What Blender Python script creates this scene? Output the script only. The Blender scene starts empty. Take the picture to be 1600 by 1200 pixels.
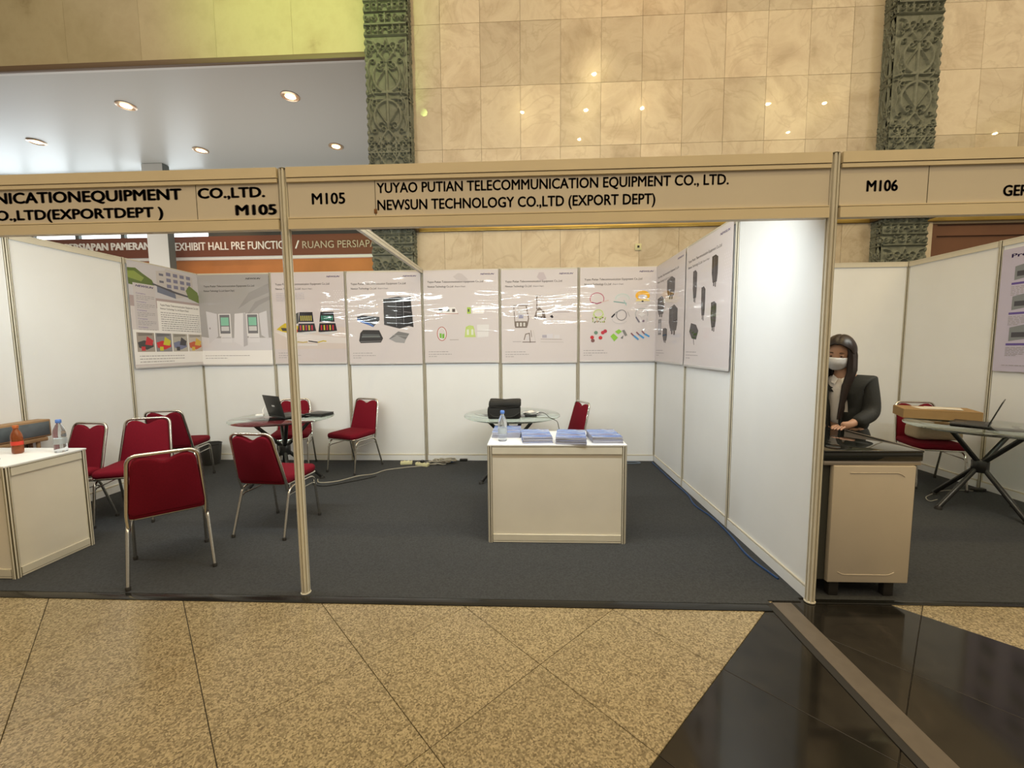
import bpy, bmesh, math, random
import numpy as np
from mathutils import Vector, Matrix
random.seed(4)
PI = math.pi
S = bpy.context.scene
COL = S.collection
R = math.radians

# ------------------------------------------------------------------ camera
cam_d = bpy.data.cameras.new('camera'); cam = bpy.data.objects.new('camera', cam_d); COL.objects.link(cam)
S.camera = cam
CY, CP, CR, CF = -0.043, -0.0871, -0.0087, 644.03
f_ = Vector((math.sin(CY)*math.cos(CP), math.cos(CY)*math.cos(CP), math.sin(CP)))
rt0 = Vector((math.cos(CY), -math.sin(CY), 0)); up0 = rt0.cross(f_)
rt = math.cos(CR)*rt0 + math.sin(CR)*up0; up = -math.sin(CR)*rt0 + math.cos(CR)*up0
cam.matrix_world = Matrix(((rt.x, up.x, -f_.x, -1.6226), (rt.y, up.y, -f_.y, -2.3525), (rt.z, up.z, -f_.z, 1.4884), (0, 0, 0, 1)))
cam_d.sensor_width = 36.0; cam_d.lens = CF/1600*36.0
cam_d.clip_start = 0.05; cam_d.clip_end = 100

# ------------------------------------------------------------------ world, lights, exposure
S.view_settings.view_transform = 'Standard'; S.view_settings.look = 'None'
S.view_settings.gamma = 1.0; S.view_settings.use_curve_mapping = False
S.view_settings.exposure = -0.02
W = bpy.data.worlds.new('hall_air'); S.world = W; W.use_nodes = True
W.node_tree.nodes['Background'].inputs[0].default_value = (1.0, 0.84, 0.62, 1)
W.node_tree.nodes['Background'].inputs[1].default_value = 0.30
S.cycles.use_denoising = True
S.cycles.max_bounces = 8
S.cycles.sample_clamp_indirect = 120

def area(name, loc, target, sx, sy, power, col, spread=180):
    d = bpy.data.lights.new(name, 'AREA'); d.shape = 'RECTANGLE'; d.size = sx; d.size_y = sy
    d.energy = power; d.color = col; d.spread = R(spread)
    o = bpy.data.objects.new(name, d); COL.objects.link(o); o.location = loc
    o.rotation_euler = (Vector(target)-Vector(loc)).to_track_quat('-Z', 'Y').to_euler()
    return o
def spot(name, loc, target, power, col, ang, blend=0.6, size=0.1):
    d = bpy.data.lights.new(name, 'SPOT'); d.energy = power; d.color = col
    d.spot_size = R(ang); d.spot_blend = blend; d.shadow_soft_size = size
    o = bpy.data.objects.new(name, d); COL.objects.link(o); o.location = loc
    o.rotation_euler = (Vector(target)-Vector(loc)).to_track_quat('-Z', 'Y').to_euler()
    return o
WARM = (1.0, 0.80, 0.55)
# broad panels added to stand in for the hall's warm ceiling lighting
area('hall_light', (1.0, -3.0, 8.615), (1.0, -3.0, 0), 24, 11.5, 1000, WARM)
area('hall_light', (-2.5, -6.5, 7.5), (-2.0, 3.0, 3.0), 9, 2, 150, WARM)
# cool fluorescent tubes fixed to the back of the fascia boards
COOL = (0.93, 1.0, 0.98)
TUBES = [(-0.95, 0.16, 22), (-2.15, 0.16, 18), (-3.85, 0.16, 17), (-5.2, 0.16, 13), (1.5, 0.16, 14)]  # last tube is added to brighten the neighbouring stand's walls
for tx, ty, tp in TUBES:
    area('tube_light', (tx, ty, 2.30), (tx, ty+1.6, 1.1), 1.1, 0.05, tp, COOL)
# coloured stage washes on the marble
spot('green_wash', (-4.6, -1.5, 8.2), (-5.0, 4.2, 6.9), 950, (0.66, 1.0, 0.20), 46, 1.0)
spot('orange_wash', (0.2, 3.2, 8.55), (0.1, 4.2, 6.6), 60, (1.0, 0.45, 0.15), 80, 1.0)
# daylight of the room beyond the opening, and its lit wood panelling
area('daylight', (-14.0, 8.1, 5.1), (-13.0, 5.0, 4.8), 4.0, .9, 40, (0.86, 0.95, 1.0))
spot('sign_fill', (-11.0, 5.3, 5.8), (-12.0, 8.0, 4.1), 70, (1.0, .93, .85), 75, 0.8)  # unseen fill, added to brighten the fronts of the sign letters
area('lobby_fill', (-8.0, 6.0, 2.2), (-8.0, 6.2, 6), 7, 2, 120, (1.0, 0.96, 0.88))  # unseen upward fill, added to brighten the grey ceiling
spot('panel_spot', (-9.3, 7.0, 5.6), (-9.2, 8.0, 3.6), 60, (1.0, 0.6, 0.3), 70, 0.8)

# ------------------------------------------------------------------ materials
MATS = {}
def mat(name, col=(.8, .8, .8), rough=.5, metal=0., coat=0., spec=.5, var=0., vscale=6., bump=0., bscale=60., emit=None, estr=1., trans=0., ior=1.45, alpha=1.):
    if name in MATS: return MATS[name]
    m = bpy.data.materials.new(name); m.use_nodes = True; nt = m.node_tree; b = nt.nodes['Principled BSDF']
    b.inputs['Base Color'].default_value = (*col, 1); b.inputs['Roughness'].default_value = rough
    b.inputs['Metallic'].default_value = metal; b.inputs['Coat Weight'].default_value = coat
    b.inputs['Specular IOR Level'].default_value = spec; b.inputs['IOR'].default_value = ior
    b.inputs['Transmission Weight'].default_value = trans
    if alpha < 1: b.inputs['Alpha'].default_value = alpha
    if emit: b.inputs['Emission Color'].default_value = (*emit, 1); b.inputs['Emission Strength'].default_value = estr
    if var or bump:
        tc = nt.nodes.new('ShaderNodeTexCoord')
        n = nt.nodes.new('ShaderNodeTexNoise'); n.inputs['Scale'].default_value = vscale; n.inputs['Detail'].default_value = 4
        nt.links.new(tc.outputs['Object'], n.inputs['Vector'])
        if var:
            mr = nt.nodes.new('ShaderNodeMapRange'); mr.inputs[1].default_value = .25; mr.inputs[2].default_value = .75
            mr.inputs[3].default_value = 1-var; mr.inputs[4].default_value = 1+var
            nt.links.new(n.outputs['Fac'], mr.inputs[0])
            mx = nt.nodes.new('ShaderNodeVectorMath'); mx.operation = 'SCALE'; mx.inputs[0].default_value = col
            nt.links.new(mr.outputs[0], mx.inputs['Scale']); nt.links.new(mx.outputs[0], b.inputs['Base Color'])
        if bump:
            n2 = nt.nodes.new('ShaderNodeTexNoise'); n2.inputs['Scale'].default_value = bscale; n2.inputs['Detail'].default_value = 3
            nt.links.new(tc.outputs['Object'], n2.inputs['Vector'])
            bp = nt.nodes.new('ShaderNodeBump'); bp.inputs['Strength'].default_value = bump; bp.inputs['Distance'].default_value = .01
            nt.links.new(n2.outputs['Fac'], bp.inputs['Height']); nt.links.new(bp.outputs[0], b.inputs['Normal'])
    MATS[name] = m
    return m
def ramp(nt, fac, stops):
    r = nt.nodes.new('ShaderNodeValToRGB'); e = r.color_ramp.elements
    while len(e) < len(stops): e.new(.5)
    for i, (p, c) in enumerate(stops): e[i].position = p; e[i].color = (*c, 1)
    nt.links.new(fac, r.inputs[0]); return r.outputs[0]
def stone(name, stops, scale, rough, detail=8, distort=.6, perpiece=.25, speckle=None, veins=None, coat=0., second=None):
    """polished stone: noise cloud, optional grain and veins, a tone and texture offset of its own for each piece"""
    if name in MATS: return MATS[name]
    m = bpy.data.materials.new(name); m.use_nodes = True; nt = m.node_tree; L = nt.links.new; b = nt.nodes['Principled BSDF']
    geo = nt.nodes.new('ShaderNodeNewGeometry'); oi = nt.nodes.new('ShaderNodeObjectInfo')
    sc = nt.nodes.new('ShaderNodeVectorMath'); sc.operation = 'SCALE'; sc.inputs[0].default_value = (37, 53, 71)
    L(oi.outputs['Random'], sc.inputs['Scale'])
    ad = nt.nodes.new('ShaderNodeVectorMath'); L(geo.outputs['Position'], ad.inputs[0]); L(sc.outputs[0], ad.inputs[1])
    n = nt.nodes.new('ShaderNodeTexNoise'); n.inputs['Scale'].default_value = scale; n.inputs['Detail'].default_value = detail
    n.inputs['Distortion'].default_value = distort; n.inputs['Roughness'].default_value = .62
    L(ad.outputs[0], n.inputs['Vector'])
    col = ramp(nt, n.outputs['Fac'], stops)
    if speckle:
        v = nt.nodes.new('ShaderNodeTexVoronoi'); v.inputs['Scale'].default_value = speckle[0]; L(geo.outputs['Position'], v.inputs['Vector'])
        sp = nt.nodes.new('ShaderNodeSeparateColor'); L(v.outputs['Color'], sp.inputs[0])
        c2 = ramp(nt, sp.outputs[0], speckle[1])
        mx = nt.nodes.new('ShaderNodeMix'); mx.data_type = 'RGBA'; mx.blend_type = 'MULTIPLY'; mx.inputs[0].default_value = 1
        L(col, mx.inputs[6]); L(c2, mx.inputs[7]); col = mx.outputs[2]
    if veins:
        w = nt.nodes.new('ShaderNodeTexNoise'); w.inputs['Scale'].default_value = veins[0]; w.inputs['Detail'].default_value = 6
        w.inputs['Distortion'].default_value = 1.6; L(ad.outputs[0], w.inputs['Vector'])
        vf = ramp(nt, w.outputs['Fac'], [(.0, (0, 0, 0)), (.475, (0, 0, 0)), (.50, (1, 1, 1)), (.525, (0, 0, 0)), (1., (0, 0, 0))])
        mm = nt.nodes.new('ShaderNodeMath'); mm.operation = 'MULTIPLY'; mm.inputs[1].default_value = veins[2]; L(vf, mm.inputs[0])
        mx = nt.nodes.new('ShaderNodeMix'); mx.data_type = 'RGBA'; L(mm.outputs[0], mx.inputs[0]); L(col, mx.inputs[6])
        mx.inputs[7].default_value = (*veins[1], 1); col = mx.outputs[2]
    mr = nt.nodes.new('ShaderNodeMapRange'); mr.inputs[3].default_value = 1-perpiece; mr.inputs[4].default_value = 1+perpiece*.55
    L(oi.outputs['Random'], mr.inputs[0])
    ms = nt.nodes.new('ShaderNodeVectorMath'); ms.operation = 'SCALE'; L(col, ms.inputs[0]); L(mr.outputs[0], ms.inputs['Scale'])
    L(ms.outputs[0], b.inputs['Base Color'])
    b.inputs['Roughness'].default_value = rough; b.inputs['Coat Weight'].default_value = coat; b.inputs['Coat Roughness'].default_value = .008
    MATS[name] = m
    return m

m_marble = stone('cream_marble', [(.28, (.46, .37, .25)), (.42, (.60, .50, .36)), (.52, (.69, .60, .45)), (.62, (.62, .52, .38)), (.75, (.50, .40, .28))], 1.3, .22, perpiece=.17,
                 veins=(1.1, (.42, .32, .20), .30), coat=.6)
m_marble_h = stone('olive_marble', [(.27, (.36, .29, .17)), (.36, (.50, .44, .28)), (.5, (.56, .50, .33)), (.66, (.51, .44, .28)), (.76, (.38, .30, .18))], 1.5, .28, distort=.1, perpiece=.08)
GR = [(.0, (.42, .38, .30)), (.35, (.72, .66, .54)), (.6, (1.0, .95, .80)), (.85, (1.25, 1.18, 1.0)), (1., (.55, .50, .42))]
m_granite = stone('beige_granite', [(.3, (.285, .238, .160)), (.5, (.330, .282, .196)), (.7, (.302, .255, .176))], 5., .24, perpiece=.10, speckle=(150, GR))
m_black = stone('black_granite', [(.3, (.008, .007, .006)), (.6, (.016, .014, .011)), (.75, (.028, .022, .017))], 7., .09, perpiece=.15)
m_joint = mat('joint_grout', (.46, .38, .27), .8)
m_joint_dk = mat('dark_joint', (.09, .08, .07), .7)
m_panel = mat('white_laminate', (.76, .78, .80), .42, var=.03, vscale=2.)
m_panel_c = mat('cream_laminate', (.66, .62, .53), .45, var=.05, vscale=2.5)
m_alu = mat('cream_aluminium', (.60, .565, .47), .38, var=.05, vscale=8.)
m_groove = mat('groove_dark', (.10, .085, .05), .7)  # dark colour puts the shade of slots and grooves into the material
m_fascia = mat('fascia_sheet', (.60, .535, .43), .42, var=.04, vscale=1.5)
m_rail = mat('fascia_rail', (.66, .56, .38), .4, var=.05, vscale=3.)
m_letter = mat('black_vinyl', (.030, .020, .016), .5)
m_carpet = mat('charcoal_carpet', (.058, .061, .065), .95, spec=.1, var=.22, vscale=90., bump=.6, bscale=420.)
m_trim = mat('black_vinyl_edge', (.010, .010, .009), .22)
m_red = mat('red_fabric', (.150, .004, .014), .85, spec=.2, var=.15, vscale=120., bump=.3, bscale=500.)
m_chrome = mat('chrome', (.62, .60, .55), .24, 1.0)
m_rubber = mat('black_rubber', (.02, .018, .016), .6)
m_blackmetal = mat('black_enamel', (.016, .016, .016), .25)
m_glass = mat('table_glass', (.80, .93, .88), .02, trans=1.0, ior=1.45)
m_carved = mat('carved_green_stone', (.175, .19, .15), .55, var=.25, vscale=9., bump=.3, bscale=70.)
m_brass = mat('brass', (.55, .38, .10), .28, .8, var=.15, vscale=3.)
m_brown = mat('brown_wood', (.16, .075, .042), .4, var=.12, vscale=2.)
m_signbrown = mat('brown_sign_band', (.17, .060, .035), .6)
m_orange = mat('orange_veneer', (.50, .20, .07), .18, var=.15, vscale=1.2, coat=.4)
m_greyceil = mat('grey_gloss_ceiling', (.55, .56, .54), .36)
m_white = mat('white_paint', (.72, .72, .70), .5)
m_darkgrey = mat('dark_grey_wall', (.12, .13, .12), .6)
m_soffit = mat('brown_soffit', (.17, .12, .08), .5)
m_signwhite = mat('white_letter', (.85, .82, .76), .4)
m_signgold = mat('dull_gold_letter', (.50, .42, .32), .4)
m_lamp = mat('lamp_glow', (1, .8, .5), .5, emit=(1.0, .62, .28), estr=14.)
m_spark = mat('downlight_glow', (1, .8, .5), .5, emit=(1.0, .80, .36), estr=1100.)
m_lampring = mat('lamp_ring', (.8, .62, .45), .3, .6)
m_window = mat('daylit_window', (.9, .95, 1), .3, emit=(.86, .95, 1.0), estr=2.6)
m_black_plastic = mat('black_plastic', (.018, .018, .017), .4)
m_black_cloth = mat('black_nylon', (.020, .019, .017), .8, bump=.5, bscale=200.)
m_cardboard = mat('cardboard', (.34, .21, .085), .8, var=.08, vscale=9.)
m_paper = mat('white_paper', (.78, .78, .76), .6)
m_cable = mat('grey_cable', (.33, .31, .26), .5)
m_bluecable = mat('blue_cable', (.012, .05, .16), .45)
m_socket = mat('cream_plastic', (.62, .60, .36), .4)
m_pet = mat('clear_plastic', (.90, .95, 1.0), .05, trans=.9, ior=1.2)
m_bluecap = mat('blue_cap', (.10, .22, .62), .4)

# ------------------------------------------------------------------ geometry helpers
class MB:
    """collects shapes in one mesh; each shape may have its own material slot"""
    def __init__(s): s.v = []; s.f = []; s.mi = []; s.sm = []; s.mats = []
    def slot(s, m):
        if m not in s.mats: s.mats.append(m)
        return s.mats.index(m)
    def add(s, vs, fs, m, smooth=False):
        o = len(s.v); k = s.slot(m); s.v += [tuple(p) for p in vs]
        for f in fs: s.f.append(tuple(i+o for i in f)); s.mi.append(k); s.sm.append(smooth)
        return s
    def box(s, a, b, m):
        x0, y0, z0 = a; x1, y1, z1 = b
        vs = [(x0, y0, z0), (x1, y0, z0), (x1, y1, z0), (x0, y1, z0), (x0, y0, z1), (x1, y0, z1), (x1, y1, z1), (x0, y1, z1)]
        return s.add(vs, [(0, 3, 2, 1), (4, 5, 6, 7), (0, 1, 5, 4), (1, 2, 6, 5), (2, 3, 7, 6), (3, 0, 4, 7)], m)
    def bbox(s, a, b, m, bev=.003, segs=2):
        bm = bmesh.new(); bmesh.ops.create_cube(bm, size=1)
        for v in bm.verts: v.co = Vector([(a[i]+b[i])/2 + v.co[i]*(b[i]-a[i]) for i in range(3)])
        bmesh.ops.bevel(bm, geom=bm.edges[:], offset=bev, segments=segs, affect='EDGES', profile=.5)
        bm.verts.ensure_lookup_table(); s.add([v.co[:] for v in bm.verts], [[v.index for v in f.verts] for f in bm.faces], m, True); bm.free(); return s
    def tube(s, pts, r, m, n=8, closed=False, caps=True):
        pts = [Vector(p) for p in pts]; N = len(pts); rr = r if isinstance(r, (list, tuple)) else [r]*N
        vs = []; fs = []; up = None
        for i, p in enumerate(pts):
            if closed: t = (pts[(i+1) % N]-pts[i-1]).normalized()
            else: t = (pts[min(i+1, N-1)]-pts[max(i-1, 0)]).normalized()
            if up is None:
                up = Vector((0, 0, 1)) if abs(t.z) < .9 else Vector((1, 0, 0))
            up = (up - t*up.dot(t)).normalized(); sd = t.cross(up)
            for k in range(n):
                a = 2*PI*k/n; vs.append(p + (math.cos(a)*up + math.sin(a)*sd)*rr[i])
        for i in range(N if closed else N-1):
            j = (i+1) % N
            for k in range(n): fs.append((i*n+k, i*n+(k+1) % n, j*n+(k+1) % n, j*n+k))
        if caps and not closed: fs.append(tuple(range(n))[::-1]); fs.append(tuple((N-1)*n+k for k in range(n)))
        return s.add(vs, fs, m, True)
    def lathe(s, prof, m, n=24, c=(0, 0, 0), smooth=True):
        vs = []; fs = []
        for r, z in prof:
            for k in range(n): a = 2*PI*k/n; vs.append((c[0]+r*math.cos(a), c[1]+r*math.sin(a), c[2]+z))
        for i in range(len(prof)-1):
            for k in range(n): fs.append((i*n+k, i*n+(k+1) % n, (i+1)*n+(k+1) % n, (i+1)*n+k))
        if prof[0][0] > 1e-6: fs.append(tuple(range(n))[::-1])
        if prof[-1][0] > 1e-6: fs.append(tuple((len(prof)-1)*n+k for k in range(n)))
        return s.add(vs, fs, m, smooth)
    def prism(s, poly, z0, z1, m, M=None, smooth=False):
        n = len(poly); M = M or Matrix.Identity(4)
        vs = [M @ Vector((p[0], p[1], z0)) for p in poly] + [M @ Vector((p[0], p[1], z1)) for p in poly]
        fs = [tuple(range(n))[::-1], tuple(range(n, 2*n))] + [(i, (i+1) % n, n+(i+1) % n, n+i) for i in range(n)]
        return s.add(vs, fs, m, smooth)
    def cushion(s, poly, th, er, m, M, segs=3, dome=.0):
        """upholstered pad: outline poly, thickness th, rounded edge er"""
        c = Vector((sum(p[0] for p in poly)/len(poly), sum(p[1] for p in poly)/len(poly)))
        n = len(poly); rings = []
        def inset(d):
            out = []
            for p in poly:
                v = Vector(p)-c; out.append(c + v*(1-d/max(v.length, .05)))
            return out
        for i in range(segs+1):
            a = PI/2*i/segs; rings.append((inset(er*(1-math.sin(a))), er*(1-math.cos(a))))
        for i in range(segs+1):
            a = PI/2*(1-i/segs); rings.append((inset(er*(1-math.sin(a))), th-er*(1-math.cos(a))))
        rings.append((inset(er+.05), th+dome)) if dome else None
        if dome: rings.append((inset(er+.11), th+dome*1.3))
        vs = []; fs = []
        for ring, z in rings: vs += [M @ Vector((p[0], p[1], z)) for p in ring]
        for i in range(len(rings)-1):
            for k in range(n): fs.append((i*n+k, i*n+(k+1) % n, (i+1)*n+(k+1) % n, (i+1)*n+k))
        fs.append(tuple(range(n))[::-1]); fs.append(tuple((len(rings)-1)*n+k for k in range(n)))
        return s.add(vs, fs, m, True)
    def build(s, name, parent=None, loc=None, **props):
        me = bpy.data.meshes.new(name); me.from_pydata(s.v, [], s.f); me.update()
        for mm in s.mats: me.materials.append(mm)
        me.polygons.foreach_set('material_index', s.mi); me.polygons.foreach_set('use_smooth', s.sm)
        if any(s.sm):
            try: me.set_sharp_from_angle(angle=R(45))
            except Exception: pass
        o = bpy.data.objects.new(name, me); COL.objects.link(o)
        if parent: o.parent = parent
        if loc: o.location = loc
        for k, v in props.items(): o[k] = v
        return o
def thing(name, label, cat, loc=(0, 0, 0), rz=0, group=None):
    o = bpy.data.objects.new(name, None); COL.objects.link(o); o.empty_display_size = .1
    o.location = loc; o.rotation_euler = (0, 0, rz); o['label'] = label; o['category'] = cat
    if group: o['group'] = group
    return o
def tag(o, label, cat, group=None):
    o['label'] = label; o['category'] = cat
    if group: o['group'] = group
    return o
def struct(name, loc=(0, 0, 0), label=None):
    o = bpy.data.objects.new(name, None); COL.objects.link(o); o.location = loc; o['kind'] = 'structure'
    if label: o['label'] = label
    return o
def inst(me, name, parent, loc, rz=0):
    o = bpy.data.objects.new(name, me); COL.objects.link(o); o.parent = parent; o.location = loc; o.rotation_euler = (0, 0, rz); return o
def copy_tree(o, parent=None):
    c = o.copy(); COL.objects.link(c); c.parent = parent
    for ch in list(o.children): copy_tree(ch, c)
    return c
def fillet(pts, r, n=5):
    """rounds the inner corners of a polyline"""
    P = [Vector(p) for p in pts]; out = [P[0]]
    for i in range(1, len(P)-1):
        a, b, c = P[i-1], P[i], P[i+1]; u = (a-b); w = (c-b)
        d = min(r, u.length*.49, w.length*.49); p = b+u.normalized()*d; q = b+w.normalized()*d
        for k in range(n+1):
            t = k/n; out.append((1-t)**2*p + 2*t*(1-t)*b + t*t*q)
    out.append(P[-1]); return out
def fillet2(poly, r, n=4):
    out = []; N = len(poly)
    for i in range(N):
        a, b, c = Vector(poly[i-1]), Vector(poly[i]), Vector(poly[(i+1) % N]); u = a-b; w = c-b
        rr = r[i] if isinstance(r, (list, tuple)) else r
        d = min(rr, u.length*.49, w.length*.49); p = b+u.normalized()*d; q = b+w.normalized()*d
        for k in range(n+1):
            t = k/n; out.append(tuple((1-t)**2*p + 2*t*(1-t)*b + t*t*q))
    return out
_T = {}
def text_raw(body, bold=0., extr=.0):
    key = (body, bold, extr)
    if key in _T: return _T[key]
    c = bpy.data.curves.new('t', 'FONT'); c.body = body; c.size = 1; c.extrude = extr; c.resolution_u = 3
    o = bpy.data.objects.new('t', c); COL.objects.link(o)
    dg = bpy.context.evaluated_depsgraph_get(); me = bpy.data.meshes.new_from_object(o.evaluated_get(dg))
    vs = np.array([v.co[:] for v in me.vertices]); fs = [tuple(p.vertices) for p in me.polygons]
    bpy.data.objects.remove(o); bpy.data.curves.remove(c); bpy.data.meshes.remove(me)
    if bold > 0:     # bolder strokes: the letters laid over themselves, shifted by a hair
        n = len(vs); V = []; F = []
        for i, (dx, dy) in enumerate(((0, 0), (bold, 0), (-bold, 0), (0, bold*.6), (0, -bold*.6))):
            V.append(vs + np.array([dx, dy, 0])); F += [tuple(k+i*n for k in f) for f in fs]; V[-1][:, 2] += i*.05
        vs = np.concatenate(V); fs = F
    _T[key] = (vs, fs); return _T[key]
_H = None
def text_to(mb, body, x0, x1, z0, z1, m, M=None, bold=.02, extr=.0, cap='H'):
    """writes BODY so that it spans x0..x1 and its capitals stand from z0 to z1 (local XY plane, then M)"""
    vs, fs = text_raw(body, bold, 1. if extr else 0.); hv, _ = text_raw(cap, bold)
    h0, h1 = hv[:, 1].min(), hv[:, 1].max(); a, b = vs[:, 0].min(), vs[:, 0].max()
    M = M or Matrix.Identity(4)
    out = [M @ Vector((x0+(v[0]-a)/(b-a)*(x1-x0), z0+(v[1]-h0)/(h1-h0)*(z1-z0), (v[2] if extr else 0)*extr)) for v in vs]
    mb.add(out, fs, m)
# local XY -> world XZ facing -Y
FRONT = Matrix(((1, 0, 0, 0), (0, 0, -1, 0), (0, 1, 0, 0), (0, 0, 0, 1)))

# ------------------------------------------------------------------ floor
fl = struct('floor')
MB().box((-22, -9, -.06), (16, 9, -.012), m_joint_dk).build('slab', fl)
def tile_mesh(m, w, h, t, gap, bev=.0015):
    b = MB(); b.box((-w/2+gap/2+bev, -h/2+gap/2+bev, -t), (w/2-gap/2-bev, h/2-gap/2-bev, 0), m)
    # chamfered rim
    x, y = w/2-gap/2, h/2-gap/2; xi, yi = x-bev, y-bev
    vs = [(-xi, -yi, 0), (xi, -yi, 0), (xi, yi, 0), (-xi, yi, 0), (-x, -y, -bev), (x, -y, -bev), (x, y, -bev), (-x, y, -bev), (-x, -y, -t), (x, -y, -t), (x, y, -t), (-x, y, -t)]
    fs = [(0, 4, 5, 1), (1, 5, 6, 2), (2, 6, 7, 3), (3, 7, 4, 0), (4, 8, 9, 5), (5, 9, 10, 6), (6, 10, 11, 7), (7, 11, 8, 4)]
    b.add(vs, fs, m); me = bpy.data.meshes.new('tile'); me.from_pydata(b.v, [], b.f); me.materials.append(m); return me
TW = .845/math.sqrt(2)
t_gran = tile_mesh(m_granite, TW, TW, .012, .003); t_blk = tile_mesh(m_black, TW, TW, .012, .0022)
nt_ = 0
for i in range(-12, 12):          # lines x+y = .43+.845i
    for j in range(-12, 12):      # lines x-y = -.21+.845j
        sp, sm = .43+.845*(i+.5), -.21+.845*(j+.5)
        x, y = (sp+sm)/2, (sp-sm)/2
        if not (-3.0 < y < .35 and -6.6 < x < 4.6): continue
        blk = (j >= 0 and i < 0)
        inst(t_blk if blk else t_gran, 'tile', fl, (x, y, -.0005), PI/4 + (PI/2)*((i+j) % 2)); nt_ += 1
# ------------------------------------------------------------------ carpet of the stands
cp = MB(); cp.box((-6.6, -.035, -.0005), (-.24, 3.2, .006), m_carpet); cp.box((-.24, .0, -.0005), (-.05, 3.2, .006), m_carpet)
cp.box((-.05, .03, -.0005), (.02, 3.2, .006), m_carpet); cp.box((.02, .02, -.0005), (3.6, 3.2, .006), m_carpet)
carpet = tag(cp.build('carpet'), 'dark charcoal carpet covering the floor of all the exhibition stands', 'carpet')
MB().bbox((-6.6, -.098, -.0005), (-.262, -.035, .0055), m_trim, .002).build('edge_strip', carpet)
MB().bbox((.02, -.018, -.0005), (3.6, .020, .0055), m_trim, .002).build('edge_strip', carpet)
g = MB(); g.bbox((-.225, -2.6, .0), (-.118, -.02, .006), mat('strip_metal', (.115, .095, .075), .55, var=.1, vscale=20.), .002)
ss = g.build('floor_joint_cover'); tag(ss, 'flat brown-grey cover strip running across the black granite floor', 'cover strip')
MB().box((-.262, -2.6, .0), (-.2255, -.02, .003), m_rubber).build('dark_gap_strip', ss)  # black strip added to draw the dark gap beside the cover

# ------------------------------------------------------------------ booth walls
def post_profile(r=.021, slot=.0042, dep=.008):
    pts = []
    for k in range(8):
        a = 2*PI*k/8; nx, ny = math.cos(a), math.sin(a); tx, ty = -ny, nx; ap = r*math.cos(PI/8); hw = r*math.sin(PI/8)
        for t, d in ((-hw, 0), (-slot, 0), (-slot, -dep), (slot, -dep), (slot, 0)):
            pts.append(((ap+d)*nx+t*tx, (ap+d)*ny+t*ty))
    return pts
def post(name, x, y, z1, parent=None, r=.021):
    b = MB(); b.prism(post_profile(r), 0, z1, m_alu)
    b.lathe([(r*.62, 0), (r*.62, z1-.004)], m_groove, 12)
    return b.build(name, parent, (x, y, .004))
def wall_run(name, p0, p1, n, skip_posts=(), H=2.495):
    """a run of n panels with rails and posts; p0, p1 in plan"""
    st = struct(name); p0 = Vector((*p0, 0)); p1 = Vector((*p1, 0)); d = (p1-p0)/n; ang = math.atan2(d.y, d.x); L = d.length
    pm = MB().box((.024, -.004, .085), (L-.024, .004, H-.055), m_panel)
    me = None
    for k in range(n):
        o = pm.build('panel', st, p0+d*k) if me is None else inst(me, 'panel', st, p0+d*k)
        me = o.data; o.rotation_euler = (0, 0, ang)
        for z0, z1 in ((.006, .088), (H-.058, H)):
            b = MB(); b.box((.020, -.016, z0), (L-.020, .016, z1-.014), m_alu if z0 > 1 else m_panel)
            b.box((.020, -.013, z1-.014), (L-.020, .013, z1-.010), m_alu); b.box((.020, -.016, z1-.010), (L-.020, .016, z1), m_alu)
            for xs in (.05, L-.05): b.lathe([(.006, 0), (.006, .034)], m_groove, 8, (xs, -.0, 0)) if False else None
            r = b.build('rail', st, p0+d*k); r.rotation_euler = (0, 0, ang)
    for k in range(n+1):
        if k in skip_posts: continue
        q = p0+d*k; post('upright', q.x, q.y, H-.002, st)
    return st
wall_run('wall_back', (-6, 3), (0, 3), 6)
wall_run('wall_left', (-6, 3), (-6, 0), 3, (0,))
wall_run('wall_right', (0, 3), (0, 0), 3, (0, 3))
wall_run('wall_back', (0, 3), (3.02, 3), 3, (0,))
wall_run('wall_far_right', (3.02, 3), (3.02, 0), 3, (0,))
pl_ = [('grooved cream aluminium post left of the brochure counter, under a fascia joint', -3.0, -.0),
       ('grooved cream aluminium post at the front end of the big bright white side wall', 0., 0.)]
for lb, x, y in pl_:
    o = post('front_post', x, y, 2.49, None, .026); o['label'] = lb; o['category'] = 'post'
    MB().lathe([(.03, 0), (.03, .006), (.012, .009)], m_alu, 12).build('foot_plate', o, (0, 0, 0))
    MB().lathe([(.024, 2.49), (.024, 2.495), (.015, 2.50)], m_groove, 8).build('end_cap', o, (0, 0, 0))
# beam across the stand
b = MB(); b.box((-.017, .03, 2.45), (.017, 2.97, 2.478), m_alu); b.box((-.013, .03, 2.478), (.013, 2.97, 2.482), m_groove); b.box((-.017, .03, 2.482), (.017, 2.97, 2.505), m_alu)
bo = b.build('overhead_beam', None, (-3, 0, 0)); tag(bo, 'white overhead beam running from the middle post back to the rear wall', 'beam')

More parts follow.
